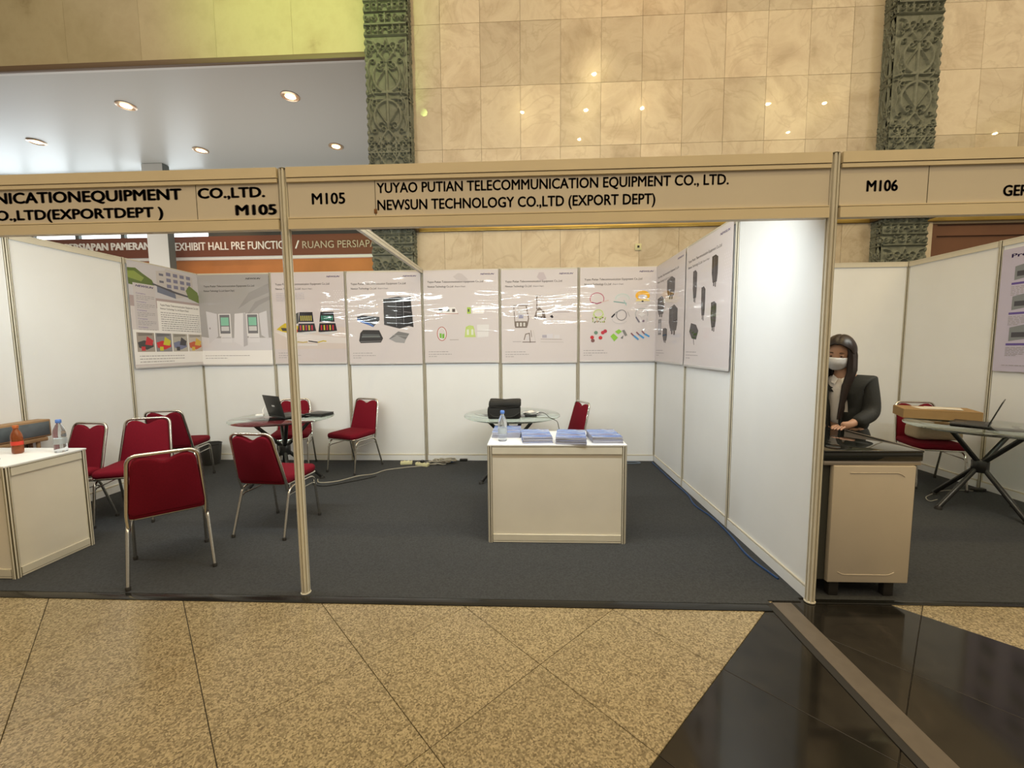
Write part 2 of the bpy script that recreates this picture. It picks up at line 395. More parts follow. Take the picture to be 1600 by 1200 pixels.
# ------------------------------------------------------------------ fascia boards
def fascia(name, x0, x1, label, write, seams=()):
    t = thing(name, label, 'fascia sign', ((x0+x1)/2, -.004, 2.165)); c = (x0+x1)/2; h = (x1-x0)/2-.028
    MB().box((-h, -.006, .058), (h, .006, .272), m_fascia).build('sign_sheet', t)
    b = MB(); b.box((-h, -.020, 0), (h, .020, .054), m_rail); b.box((-h, -.012, .054), (h, .012, .058), m_groove); b.box((-h, -.017, .058), (h, .017, .0645), m_rail); b.build('bottom_rail', t)
    b = MB(); b.box((-h, -.017, .256), (h, .017, .276), m_rail); b.box((-h, -.012, .276), (h, .012, .280), m_groove); b.box((-h, -.020, .280), (h, .020, .335), m_rail); b.build('top_rail', t)
    for i, (s, a, e, z0, z1, bold) in enumerate(write):
        mb = MB(); text_to(mb, s, a-c, e-c, z0-2.165, z1-2.165, m_letter, Matrix.Translation((0, -.0068, 0)) @ FRONT, bold)
        mb.build('lettering', t)
    for s in seams:
        MB().box((s-c-.0015, -.0072, .066), (s-c+.0015, -.0058, .256), m_groove).build('sheet_seam', t)
    return t
fascia('fascia_board', -6, -3, 'left fascia board with heavy black text ending in M105 below CO.,LTD.',
       [('TELECOMMUNICATIONEQUIPMENT', -5.36, -3.588, 2.343, 2.406, .05), ('CO.,LTD.', -3.497, -3.103, 2.346, 2.404, .05),
        ('NEWSUN TECHNOLOGY CO.,LTD(EXPORTDEPT )', -5.95, -3.705, 2.250, 2.308, .05), ('M105', -3.284, -3.040, 2.249, 2.308, .06)], (-3.505,))
f2 = fascia('fascia_board', -3, 0, 'middle fascia board with M105 at its left and two lines of a company name',
       [('M105', -2.838, -2.646, 2.300, 2.361, .03), ('YUYAO PUTIAN TELECOMMUNICATION EQUIPMENT CO., LTD.', -2.466, -.551, 2.352, 2.407, .028),
        ('NEWSUN TECHNOLOGY CO.,LTD (EXPORT DEPT)', -2.466, -.937, 2.260, 2.316, .028)], (-2.476,))
MB().bbox((-.985, -.0095, .078), (-.968, -.006, .103), mat('rust_spot', (.20, .09, .03), .8), .002).build('torn_tape', f2)
fascia('fascia_board', 0, 3.02, 'right fascia board with M106 and the first letters of the next company name',
       [('M106', .163, .325, 2.297, 2.355, .045), ('GER', .855, .985, 2.258, 2.314, .045)], (.476,))
# tube fittings behind the fascia; the last one is added with its light
for i, (tx, ty, tp) in enumerate(TUBES):
    t = thing('fluorescent_fitting', 'white fluorescent tube fitting behind the fascia board', 'lamp', (tx, .045, 2.33), 0, 'tube fittings behind the fascia boards')
    MB().bbox((-.60, -.022, 0), (.60, .03, .045), m_white, .004).build('housing', t)
    MB().tube([(-.57, .05, -.012), (.57, .05, -.012)], .008, mat('tube_glass', (.9, .9, .9), .2, emit=(.93, 1, .98), estr=3.), 10).build('tube', t)
    for s in (-1, 1): MB().bbox((s*.585-.012, .0, -.03), (s*.585+.012, .06, .012), m_white, .003).build('tube_holder', t)

# ------------------------------------------------------------------ the hall behind: marble wall, columns, opening, lobby
hall = struct('wall_hall')
MB().box((-3.4, 4.215, 0), (4.365, 4.6, 9), m_joint).build('wall_core', hall)
MB().box((4.365, 4.215, 3.27), (9.5, 4.6, 9), m_joint).build('wall_core', hall)
def mtile(w, h):
    b = MB(); g = .0022
    b.box((-w/2+g, .0, -h/2+g), (w/2-g, .016, h/2-g), m_marble); me = b.build('tile', hall); return me
proto = {}
def put_tile(xc, zc, w, h):
    k = (round(w, 3), round(h, 3))
    if k not in proto: proto[k] = mtile(w, h); o = proto[k]
    else: o = proto[k].copy(); COL.objects.link(o)
    o.location = (xc, 4.2 + random.uniform(0, .0025), zc)
for i in range(0, 21):
    x = -3.54+.6*i
    xa, xb = max(x, -3.4), x+.6
    for zb, zt in ((3.376, 3.62), (3.62, 4.52), (4.52, 5.415), (5.415, 6.315), (6.315, 7.215), (7.215, 8.11)):
        put_tile((xa+xb)/2, (zb+zt)/2, xb-xa, zt-zb)
    if xa < 4.3:
        xb2 = min(xb, 4.365)
        for zb, zt in ((1.5, 2.4), (2.4, 3.30)): put_tile((xa+xb2)/2, (zb+zt)/2, xb2-xa, zt-zb)
b = MB(); b.bbox((-3.40, 4.165, 3.300), (9.2, 4.215, 3.376), m_brass, .006)
o = b.build('trim_1'); o['kind'] = 'structure'; o['label'] = 'brass band running along the marble wall'
# brown door leaf under the brass band at the right
dr = struct('door_1'); MB().box((4.37, 4.26, 0), (8.6, 4.31, 3.28), m_brown).build('leaf', dr)
MB().box((4.45, 4.235, 3.10), (8.6, 4.262, 3.24), m_brown).build('top_rail', dr); MB().box((4.37, 4.225, 0), (4.45, 4.262, 3.28), m_brown).build('jamb', dr)
o = thing('wall_socket', 'small square cream socket plate on the marble wall above the posters', 'socket', (.048, 4.198, 3.013))
MB().bbox((-.05, -.014, -.05), (.05, .0, .05), m_socket, .006).build('plate', o); MB().bbox((-.016, -.022, -.012), (.016, -.013, .02), m_black_plastic, .003).build('hole_cover', o)

# carved columns: relief height field from strokes
def spiral(cx, cy, r, turns, a0, sgn=1, n=26):
    return [(cx + r*(1-.85*t)*math.cos(a0+sgn*turns*2*PI*t), cy + r*(1-.85*t)*math.sin(a0+sgn*turns*2*PI*t)) for t in [i/(n-1) for i in range(n)]]
def arc(cx, cy, rx, ry, a0, a1, n=22):
    return [(cx+rx*math.cos(R(a0+(a1-a0)*i/(n-1))), cy+ry*math.sin(R(a0+(a1-a0)*i/(n-1)))) for i in range(n)]
ST = []; HO = []
def st(p, w=.016, mirror=True):
    ST.append((p, w))
    if mirror: ST.append(([(-x, y) for x, y in p], w))
def medallion(z0, flip=1):
    F = lambda pts: [(x, z0 + .4*0 + (y if flip > 0 else -y)) for x, y in pts]
    st(F([(.0, .78), (.03, .70), (.10, .62), (.13, .55)]), .014); st(F(spiral(.10, .67, .065, 1.2, -1.2, 1)), .013)
    st(F([(0, .45), (.05, .50), (.11, .58), (.15, .66), (.20, .74), (.27, .76)]), .017)
    st(F(spiral(.20, .66, .07, 1.2, .6, -1)), .013)
    st(F(arc(0, .26, .20, .22, -90, 55)), .022); st(F(spiral(.10, .40, .06, 1.15, -2.6, 1)), .014)
    st(F([(0, .38), (.06, .30), (.13, .20), (.17, .10)]), .014)
    st(F([(0, .42), (0, .10), (0, -.02)]), .022, False)
    st(F([(.25, .02), (.28, .14), (.25, .26), (.28, .38), (.25, .48)]), .017)
    st(F([(.20, .0), (.24, .08), (.22, .16)]), .014); st(F([(.0, .03), (.10, .02), (.20, .03), (.29, .0)]), .016)
    st(F(spiral(.26, .58, .045, 1.1, 2.8, 1)), .012); st(F([(0, .62), (.05, .60), (.07, .54), (.02, .47)]), .012)
    for x, y in ((.06, .44), (.20, .47), (.19, .06), (.04, .66)):
        for s_ in (1, -1): HO.append((s_*x, z0+(y if flip > 0 else -y), .020))
def band(z0, kind):
    st([(-.31, z0+.005), (.31, z0+.005)], .010, False)
    if kind:
        for x in (.05, .17, .27): st(spiral(x, z0+.08, .052, 1.2, .4+x*9, 1, 18), .011)
        st([(.0, z0+.02), (.0, z0+.14)], .014, False)
    else:
        for x in (.07, .15, .25):
            for s_ in (1, -1): HO.append((s_*x, z0+.085, .022))
        st(arc(0, z0+.05, .05, .05, 0, 180), .013, False); st([(.0, z0+.15), (.31, z0+.15)], .010); st([(.11, z0+.02), (.11, z0+.15)], .009); st([(.21, z0+.02), (.21, z0+.15)], .009); 
medallion(5.22, 1); medallion(5.18, -1); medallion(3.72, 1); medallion(3.70+.02, -1) if False else None
for k, z in enumerate((6.04, 6.20, 6.36, 6.52, 6.68, 6.84, 7.0)): band(z, k % 2)
for k, z in enumerate((2.92, 3.07, 3.22)): band(z, k % 2 == 0)
medallion(2.11, 1); band(4.42-.02, 0)
def relief_field(xs, zs):
    X, Z = np.meshgrid(xs, zs, indexing='ij'); H = np.zeros_like(X); PX = X.ravel(); PZ = Z.ravel(); Hh = H.ravel()
    for pts, w in ST:
        p = np.array(pts); lo = p.min(0)-w*2; hi = p.max(0)+w*2
        idx = np.where((PX > lo[0]) & (PX < hi[0]) & (PZ > lo[1]) & (PZ < hi[1]))[0]
        if not len(idx): continue
        qx = PX[idx]; qz = PZ[idx]; D = np.full(len(idx), 9.)
        for a, c in zip(p[:-1], p[1:]):
            e = c-a; L2 = max((e**2).sum(), 1e-9); t = np.clip(((qx-a[0])*e[0]+(qz-a[1])*e[1])/L2, 0, 1)
            D = np.minimum(D, np.hypot(qx-a[0]-t*e[0], qz-a[1]-t*e[1]))
        v = np.clip(1.35-D/w, 0, 1); v = v*v*(3-2*v); Hh[idx] = np.maximum(Hh[idx], v)
    for x, z, r in HO:
        D = np.hypot(PX-x, PZ-z); v = np.clip(1.6-np.abs(D-r*1.3)/(r*.45), 0, 1); Hh[:] = np.maximum(Hh, np.where(D < r*2, v*.9, 0)); Hh[D < r] = -.25
    return Hh.reshape(X.shape)
zs = np.arange(2.3, 7.3, .0105)
xs = np.linspace(-.31, .31, 62); RF = relief_field(xs, zs)
def carved_column(name, x, side):
    cst = struct(name, (x, 4.0, 0)); dep = .034
    MB().box((-.31, .012, 0), (.31, .22, 9), m_carved).build('shaft', cst)
    vs = []; fs = []; nz = len(zs)
    for i, xx in enumerate(xs):
        for k, z in enumerate(zs): vs.append((xx, -RF[i, k]*dep + .006, z))
    for i in range(len(xs)-1):
        for k in range(nz-1): fs.append((i*nz+k, (i+1)*nz+k, (i+1)*nz+k+1, i*nz+k+1))
    mb = MB(); mb.add(vs, fs, m_carved, True); mb.build('carved_face', cst)
    # carved return on the side that shows
    vs = []; fs = []; sub = RF[20:62:2]; n = len(sub)
    for i in range(n):
        for k, z in enumerate(zs): vs.append((side*(.31+max(sub[i, k], 0)*.022), .006+.2*i/(n-1), z))
    for i in range(n-1):
        for k in range(nz-1): fs.append((i*nz+k, (i+1)*nz+k, (i+1)*nz+k+1, i*nz+k+1))
    mb = MB(); mb.add(vs, fs, m_carved, True); mb.build('carved_return', cst)
    # scalloped ornament along the other edge, standing proud of the corner
    mb = MB()
    for z in np.arange(2.4, 7.1, .115):
        mb.lathe([(.0, -.045), (.024, -.03), (.032, 0), (.024, .03), (.0, .045)], m_carved, 8, (-side*.30, .02, z))
    o = mb.build('edge_ornament', cst); o['kind'] = 'stuff'
    MB().box((side*.31-.012, .10, 2.3), (side*.31+.012*(1 if side > 0 else 1), .215, 7.3), m_carved).build('corner_strip', cst)
    MB().box((-.36, -.05, 3.36), (.36, .20, 3.46), m_brown).build('collar', cst) if False else None
    return cst
carved_column('column_left', -3.70, 1)
carved_column('column_right', 3.80, -1)
MB().bbox((-.375+3.80, 3.93, 3.290), (3.80+.375, 4.165, 3.375), mat('dark_bronze', (.09, .06, .035), .4, .5), .004).build('trim_2')['kind'] = 'structure'
MB().bbox((-.375-3.70, 3.93, 3.290), (-3.70+.375, 4.165, 3.375), MATS['dark_bronze'], .004).build('trim_3')['kind'] = 'structure'

# marble header over the opening at the left
hd = struct('wall_header')
MB().box((-17.5, 4.215, 5.96), (-4.0, 4.6, 9), m_joint).build('header_core', hd)
hm = None
for i in range(11):
    x = -4.0-1.2*(i+1)
    for zb, zt in ((5.97, 7.2), (7.2, 8.6)):
        if hm is None: b = MB(); b.box((.0015, 0, .0015), (1.1985, .016, 1.2285), m_marble_h); hm = b.build('tile', hd, (x, 4.2, zb))
        else:
            o = hm.copy(); COL.objects.link(o); o.location = (x, 4.2, zb)
            if zt-zb > 1.3: o.scale = (1, 1, 1.4/1.23)
MB().bbox((-17.5, 4.185, 5.89), (-4.0, 4.25, 5.968), m_soffit, .004).build('trim_4')['kind'] = 'structure'
# lobby beyond
cl = struct('ceiling'); MB().box((-20, 4.25, 5.90), (-3.4, 8.0, 5.95), m_greyceil).build('ceiling_board', cl)
MB().box((-20, 7.86, 5.84), (-3.4, 8.0, 5.90), m_white).build('cornice', cl)
MB().box((-20, 4.25, 5.893), (-3.4, 4.30, 5.90), m_white).build('front_lip', cl)
hc = struct('ceiling_hall'); MB().box((-22, -9, 8.62), (16, 4.6, 8.75), mat('hall_ceiling', (.55, .48, .38), .7)).build('ceiling_board', hc)
lw = struct('wall_lobby')
MB().box((-9.9, 8.25, 4.36), (-3.4, 8.4, 5.9), m_darkgrey).build('upper_wall', lw)
MB().box((-20, 8.10, 0), (-3.4, 8.35, 3.80), m_orange).build('veneer_panelling', lw)
MB().box((-20, 8.02, 3.79), (-3.4, 8.12, 3.865), m_white).build('ledge', lw)
MB().box((-3.42, 4.6, 0), (-3.38, 8.3, 6), m_white).build('end_wall', lw)
# daylit clerestory
wn = struct('window_1'); MB().box((-20, 8.28, 4.36), (-9.9, 8.32, 5.84), m_window).build('pane', wn)
for x in np.arange(-19.6, -9.9, 1.24): MB().box((x-.05, 8.2, 4.36), (x+.05, 8.30, 5.84), m_darkgrey).build('mullion', wn)
MB().box((-20, 8.18, 4.33), (-9.9, 8.34, 4.40), m_white).build('sill', wn); MB().box((-20, 8.18, 5.0), (-9.9, 8.30, 5.05), m_darkgrey).build('transom', wn)
# sign band
sg = thing('hall_sign', 'brown sign band with pale capitals on the lobby wall behind the stand', 'sign', (-8.5, 8.0, 3.86))
MB().box((-11.5, 0, 0), (5.1, .12, .50), m_signbrown).build('band', sg)
def sgt(s, a, e, z0, z1, m, bold):
    mb = MB(); text_to(mb, s, a+8.5, e+8.5, z0-3.86, z1-3.86, m, Matrix.Translation((0, -.004, 0)) @ FRONT, bold, .02); return mb.build('lettering', sg)
sgt('PERSIAPAN PAMERAN', -13.50, -11.23, 4.06, 4.24, m_signwhite, .02)
sgt('EXHIBIT HALL PRE FUNCTION', -10.58, -7.56, 4.02, 4.21, m_signwhite, .0)
sgt('/', -7.47, -7.36, 4.02, 4.21, m_signwhite, .0)
sgt('RUANG PERSIAPAN PAMERAN', -7.28, -4.10, 4.02, 4.19, m_signgold, .0)
# square pillar in the lobby
PXA, PXB, PXC = -10.75, -10.24, -10.09
pl2 = struct('column_lobby'); MB().box((PXA, 7.4, 0), (PXB, 7.58, 5.89), m_white).build('shaft', pl2)
MB().box((PXB, 7.402, 0), (PXB+.012, 7.58, 5.89), m_darkgrey).build('dark_side_face', pl2)  # dark grey sheet over the right side of the white shaft
# recessed ceiling lamps of the lobby
LAMPS = [(-8.86, 5.18, 'large recessed lamp in the grey ceiling, front row, far from the carved column'), (-5.77, 5.08, 'large recessed lamp in the grey ceiling, front row, nearest the carved column'),
         (-11.96, 6.30, 'leftmost recessed lamp in the grey lobby ceiling'), (-8.85, 6.86, 'recessed lamp low in the grey ceiling, above the CO.,LTD. lettering'), (-5.81, 6.87, 'small recessed lamp at the back of the grey ceiling beside the carved column')]
for x, y, lb in LAMPS:
    t = thing('ceiling_lamp', lb, 'lamp', (x, y, 5.90), 0, 'recessed lamps in the grey lobby ceiling')
    MB().lathe([(.10, -.002), (.150, -.004), (.155, -.012), (.13, -.022), (.110, -.012)], m_lampring, 20).build('trim_ring', t)
    MB().lathe([(.0, -.020), (.07, -.018), (.108, -.004)], m_lamp, 16).build('bulb', t)
for x, y in ((.1, -.76), (-1.81, -2.4), (.11, -2.4), (1.78, -2.4), (5.45, -2.4), (7.1, -2.45), (.12, -4.15), (7.06, -4.1), (14.2, -4.6)):
    t = thing('downlight', 'round warm downlight of the high hall ceiling, glinting in the marble', 'lamp', (x, y, 8.62), 0, 'downlights of the high hall ceiling')
    MB().lathe([(.068, -.002), (.10, -.004), (.105, -.015), (.075, -.02)], m_lampring, 16).build('trim_ring', t)
    MB().lathe([(.0, -.048), (.040, -.042), (.058, -.022), (.064, -.004)], m_spark, 14).build('bulb', t)

# ------------------------------------------------------------------ banquet chairs
def make_chair(label):
    t = thing('banquet_chair', label, 'chair', (0, 0, 0), 0, 'red banquet chairs with chrome frames')
    out = fillet2([(-.205, -.205), (.205, -.205), (.215, .16), (.19, .225), (-.19, .225), (-.215, .16)], .05)
    b = MB(); b.cushion(out, .062, .026, m_red, Matrix.Translation((0, 0, .415)), 3, .008); b.build('seat', t)
    # backrest pad with the dipped top edge, tilted
    Mb = Matrix.Translation((0, -.190, .440)) @ Matrix.Rotation(R(14), 4, 'X') @ Matrix(((1, 0, 0, 0), (0, 0, -1, 0), (0, 1, 0, 0), (0, 0, 0, 1)))
    half = [(.0, 0), (.178, 0), (.192, .03), (.163, .345), (.150, .382), (.120, .400), (.085, .398), (.050, .385), (.022, .368), (.0, .360)]
    out = half + [(-x, y) for x, y in half[::-1][1:-1]]
    b = MB(); b.cushion(out, .040, .016, m_red, Mb @ Matrix.Translation((0, 0, -.020)), 3); bk = b.build('backrest', t)
    b = MB()
    for sx, sy in ((-.13, .345), (.13, .345), (-.15, .06), (.15, .06)): b.lathe([(.0, .0), (.006, .001), (.007, .004), (0, .006)], m_chrome, 8)if False else None
    Mf = Mb
    fr = [(-.198, -.075), (-.202, .0), (-.172, .415), (.172, .415), (.202, .0), (.198, -.075)]
    pts = [Mf @ Vector((x, y, 0)) for x, y in fr]
    MB().tube(fillet(pts, .055, 6), .0115, m_chrome, 10).build('back_frame', t)
    for sx, sy in ((-.12, .33), (.12, .33), (-.14, .07), (.14, .07)):
        q = Mb @ Vector((sx, sy, .021)); 
    ring = [(x, y, .411) for x, y in fillet2([(-.19, -.165), (.19, -.165), (.205, .21), (-.205, .21)], .05)]
    MB().tube(ring, .009, m_chrome, 8, closed=True).build('seat_frame', t)
    for s in (-1, 1):
        for nm, pp in (('leg', [(s*.198, 0, .385), (s*.200, -.11, .385), (s*.205, -.165, .36), (s*.220, -.268, .012)]), ('leg', [(s*.198, 0, .385), (s*.200, .13, .385), (s*.20, .175, .36), (s*.205, .222, .012)])):
            l = MB().tube(fillet(pp, .035, 4), .0105, m_chrome, 10).build(nm, t)
            MB().lathe([(.0135, 0), (.0145, .022), (.0115, .026)], m_rubber, 10, (pp[-1][0], pp[-1][1], .0)).build('foot_cap', l)
        MB().tube([(s*.207, -.185, .30), (s*.200, -.15, .325), (s*.200, .15, .325), (s*.204, .195, .30)], .006, m_chrome, 8).build('stretcher', t)
    return t
CH = [(-4.14, .33, 42.5, 'nearest and largest red banquet chair, its back to the walkway'),
      (-3.74, .96, 355, 'red banquet chair in front of the laptop table, its back to the walkway'),
      (-3.82, 2.60, 162, 'red banquet chair standing alone by the rear wall, right of the laptop table'),
      (-5.60, 2.12, 14, 'red banquet chair beside the black waste bin, turned towards the laptop table'),
      (-5.17, 1.12, 200, 'red banquet chair partly hidden by the back of the nearest chair'),
      (-5.60, .86, 174, 'leftmost red banquet chair, half hidden behind the counter with two bottles'),
      (-4.58, 2.58, 200, 'red banquet chair behind the laptop table, cut in two by the middle post'),
      (-1.27, 2.40, 110, 'red banquet chair of which only the back shows behind the brochure counter'),
      (2.60, 2.12, 166, 'red banquet chair with a beige cushion on its seat, in the stand of the woman')]
c0 = None
for x, y, a, lb in CH:
    if c0 is None: c0 = make_chair(lb); c = c0
    else: c = copy_tree(c0)
    c.location = (x, y, .006); c.rotation_euler = (0, 0, R(a)); c['label'] = lb

# ------------------------------------------------------------------ round glass tables
def glass_table(x, y, r, a0, label):
    t = thing('glass_table', label, 'table', (x, y, .006), 0, 'round glass tables on crossed black tubes')
    n = 64; MB().lathe([(r-.004, .738), (r, .741), (r, .747), (r-.004, .750)], m_glass, n).build('tabletop', t)
    for k in range(4):
        a = R(a0+90*k); off = .016*(1 if k % 2 else -1); c, s = math.cos(a), math.sin(a)
        p0 = Vector((c*.36, s*.36, .02)); p1 = Vector((-c*.30, -s*.30, .722)); mid = (p0+p1)/2
        l = MB().tube([p0, p1], .019, m_blackmetal, 12).build('leg', t)
        MB().lathe([(.028, 0), (.028, .012), (.02, .028)], m_rubber, 14, (c*.362, s*.362, 0)).build('foot_cap', l)
        MB().lathe([(.018, .715), (.03, .730), (.03, .7375)], m_chrome, 14, (-c*.305, -s*.305, 0)).build('glass_pad', l)
    MB().lathe([(.0, .335), (.05, .335), (.058, .345), (.058, .435), (.05, .445), (0, .445)], m_blackmetal, 18).build('hub', t)
    return t
glass_table(-4.32, 2.0, .515, 37, 'round glass table carrying the open black laptop, behind the middle post')
glass_table(-1.82, 2.17, .53, 20, 'round glass table carrying the black bag, behind the brochure counter')
glass_table(2.42, 1.45, .53, 5, 'round glass table with crossed black legs at the right, carrying a cardboard box')
TZ = .7565
# ------------------------------------------------------------------ counters
def counter(name, x0, x1, y0, y1, h, label, m, shelf=False):
    t = thing(name, label, 'counter', ((x0+x1)/2, (y0+y1)/2, .006)); hx, hy = (x1-x0)/2, (y1-y0)/2
    for sx in (-1, 1):
        for sy in (-1, 1):
            b = MB(); b.prism(post_profile(.021), 0, h-.006, m_alu); b.lathe([(.013, 0), (.013, h-.01)], m_groove, 12)
            o = b.build('corner_post', t, (sx*(hx-.02), sy*(hy-.02), 0))
    for k, (a, bb) in enumerate((((-hx+.03, -hy+.014), (hx-.03, -hy+.022)), ((hx-.022, -hy+.03), (hx-.014, hy-.03)), ((-hx+.014, -hy+.03), (-hx+.022, hy-.03)))):
        MB().box((a[0], a[1], .06), (bb[0], bb[1], h-.07), m).build('panel', t)
        fr = 1 if k == 0 else 0
        for z0, z1 in ((.004, .064), (h-.072, h-.012)):
            A = (a[0]+.004, a[1]-.008 if fr else a[1]) ; 
            if fr: lo, hi = (a[0]+.008, a[1]-.010), (bb[0]-.008, bb[1]+.004)
            else: lo, hi = (a[0]-(.004 if k == 1 else .010), a[1]+.008), (bb[0]+(.010 if k == 1 else .004), bb[1]-.008)
            b = MB(); zz = z0+.012 if z0 < .1 else z1-.012
            if z0 < .1: b.box((*lo, z0), (*hi, z0+.010), m_alu); b.box((lo[0]+.003, lo[1]+.003, z0+.010), (hi[0]-.003, hi[1]-.003, z0+.014), m_groove); b.box((*lo, z0+.014), (*hi, z1), m_alu)
            else: b.box((*lo, z0), (*hi, z1-.010), m_alu); b.box((lo[0]+.003, lo[1]+.003, z1-.010), (hi[0]-.003, hi[1]-.003, z1-.006), m_groove); b.box((*lo, z1-.006), (*hi, z1), m_alu)
            b.build('rail', t)
    MB().bbox((-hx+.002, -hy+.002, h-.012), (hx-.002, hy-.002, h), m_panel, .002).build('top_board', t)
    return t
counter('info_counter', -1.945, -.902, .674, 1.19, .762, 'white info counter with four stacks of blue brochures on top', m_panel_c)
counter('info_counter', -6.0+.04, -4.985, .085, .585, .755, 'white counter at the left edge with two bottles on top', m_panel_c)
# brochures: stacks of loose sheets
m_bro = mat('brochure_blue', (.10, .22, .60), .22)
def brochure_mat():
    m = m_bro; nt = m.node_tree; b = nt.nodes['Principled BSDF']; L = nt.links.new
    tc = nt.nodes.new('ShaderNodeTexCoord'); mp = nt.nodes.new('ShaderNodeMapping'); mp.inputs['Rotation'].default_value = (0, 0, .35); mp.inputs['Scale'].default_value = (2.2, 9, 1)
    L(tc.outputs['Object'], mp.inputs[0]); n = nt.nodes.new('ShaderNodeTexNoise'); n.inputs['Scale'].default_value = 1.6; n.inputs['Distortion'].default_value = .8; L(mp.outputs[0], n.inputs['Vector'])
    c = ramp(nt, n.outputs['Fac'], [(.3, (.02, .08, .36)), (.45, (.05, .15, .48)), (.54, (.24, .32, .52)), (.60, (.10, .09, .26)), (.75, (.05, .05, .18))])
    L(c, b.inputs['Base Color']); b.inputs['Coat Weight'].default_value = .4
brochure_mat()
m_edge = mat('paper_edges', (.42, .43, .52), .7)
def brochures(x, y, a, n, label, w=.225, d=.30, z=.768):
    t = thing('brochure_stack', label, 'brochures', (x, y, z+.0015), R(a), 'brochure stacks on the white info counter')
    rnd = random.Random(int(abs(x)*1000)); zz = 0; me = None
    for k in range(n):
        th = .0055
        def sheet(mm):
            b = MB(); nx = 6; vs = []; fs = []
            for i in range(nx+1):
                u = i/nx; bow = .004*math.sin(u*PI)
                for vv in (0, 1):
                    for zt in (0, 1): vs.append((-w/2+u*w, -d/2+vv*d, zt*(th-.0006)))
            for i in range(nx):
                o = i*4; p = o+4
                fs += [(o+1, p+1, p+3, o+3), (o, o+2, p+2, p), (o, p, p+1, o+1), (o+2, o+3, p+3, p+2)]
            fs += [(0, 1, 3, 2), (nx*4, nx*4+2, nx*4+3, nx*4+1)]
            b.add(vs, fs, m_edge); b.slot(m_bro)
            for q in range(len(b.f)):
                if (q % 4 == 0) and q < nx*4: b.mi[q] = 1
            return b
        if me is None: o = sheet(None).build('brochure', t); me = o.data
        else: o = inst(me, 'brochure', t, (0, 0, 0))
        o.location = (rnd.uniform(-.004, .004), rnd.uniform(-.004, .004), zz); o.rotation_euler = (0, 0, rnd.uniform(-.02, .02)); zz += th
    return t
brochures(-1.815, 1.055, 0, 8, 'leftmost brochure stack on the info counter, dark topped, behind the water bottle')
brochures(-1.575, .865, 4, 9, 'brochure stack on the info counter just right of the water bottle')
brochures(-1.30, .825, -6, 10, 'middle brochure stack on the info counter, nearest to its front edge')
brochures(-1.045, .865, 2, 9, 'rightmost brochure stack on the info counter')
# bottles
def bottle(x, y, z, label, cap, liquid, lab, h=.23, r=.032):
    t = thing('drink_bottle', label, 'bottle', (x, y, z), 0)
    s = h/.23
    pr = [(.0, .004), (r*.75, .0), (r*.97, .006), (r, .02), (r*.97, .045), (r, .052), (r*.97, .058), (r, .085*s), (r*.93, .10*s), (r, .115*s), (r, .135*s), (r*.9, .158*s), (r*.55, .188*s), (.0125, .200*s), (.0125, .214*s)]
    MB().lathe(pr, m_pet if not liquid else liquid, 24).build('body', t)
    MB().lathe([(.0155, .206*s), (.0165, .208*s), (.0165, .226*s), (.013, .230*s), (0, .230*s)], cap, 16).build('cap', t)
    MB().lathe([(r+.0006, .062), (r+.0008, .064), (r+.0008, .098*s), (r+.0006, .100*s)], lab, 24).build('label', t)
    return t
m_wlabel = mat('water_label', (.55, .62, .66), .4, alpha=.6); m_clabel = mat('red_label', (.60, .05, .03), .4); m_amber = mat('amber_drink', (.36, .10, .03), .15, trans=.55)
bottle(-1.835, .80, .768, 'clear water bottle with blue cap on the brochure counter', m_bluecap, None, m_wlabel, .24, .035)
bottle(-5.04, .46, .761, 'clear water bottle with blue cap on the left counter', m_bluecap, None, m_wlabel, .24, .036)
bt = bottle(-5.32, .42, .761, 'small amber drink bottle with red label on the left counter', mat('amber_cap', (.45, .12, .03), .5), m_amber, m_clabel, .205, .031)
MB().bbox((-.018, -.012, 0), (.018, .012, .006), m_black_plastic, .002).build('key_fob', None, (-5.26, .25, .761)); tag(bpy.data.objects['key_fob'], 'tiny dark object lying on the left counter', 'fob')
# box behind the left counter, on a low stand
t = thing('equipment_box', 'long box with grey-blue side and wooden edges behind the left counter', 'box', (-5.905, .74, .752), 0)
MB().bbox((-.065, -.13, .0), (.055, .33, .150), mat('worn_wood', (.30, .19, .10), .6, var=.2, vscale=8.), .008).build('body', t)
MB().bbox((.0555, -.12, .016), (.058, .315, .132), mat('grey_blue_film', (.085, .105, .12), .3, var=.5, vscale=6.), .002).build('side_sheet', t)
t = thing('side_stand', 'wooden stand with turned leg under the long box at the left', 'stand', (-5.905, .74, .006), 0)
MB().bbox((-.065, -.12, .71), (.055, .30, .744), MATS['worn_wood'], .006).build('stand_top', t)
for sx in (-.04, .03):
    for sy in (-.08, .24): MB().tube([(sx, sy, 0), (sx, sy, .71)], .014, MATS['worn_wood'], 10).build('leg', t)
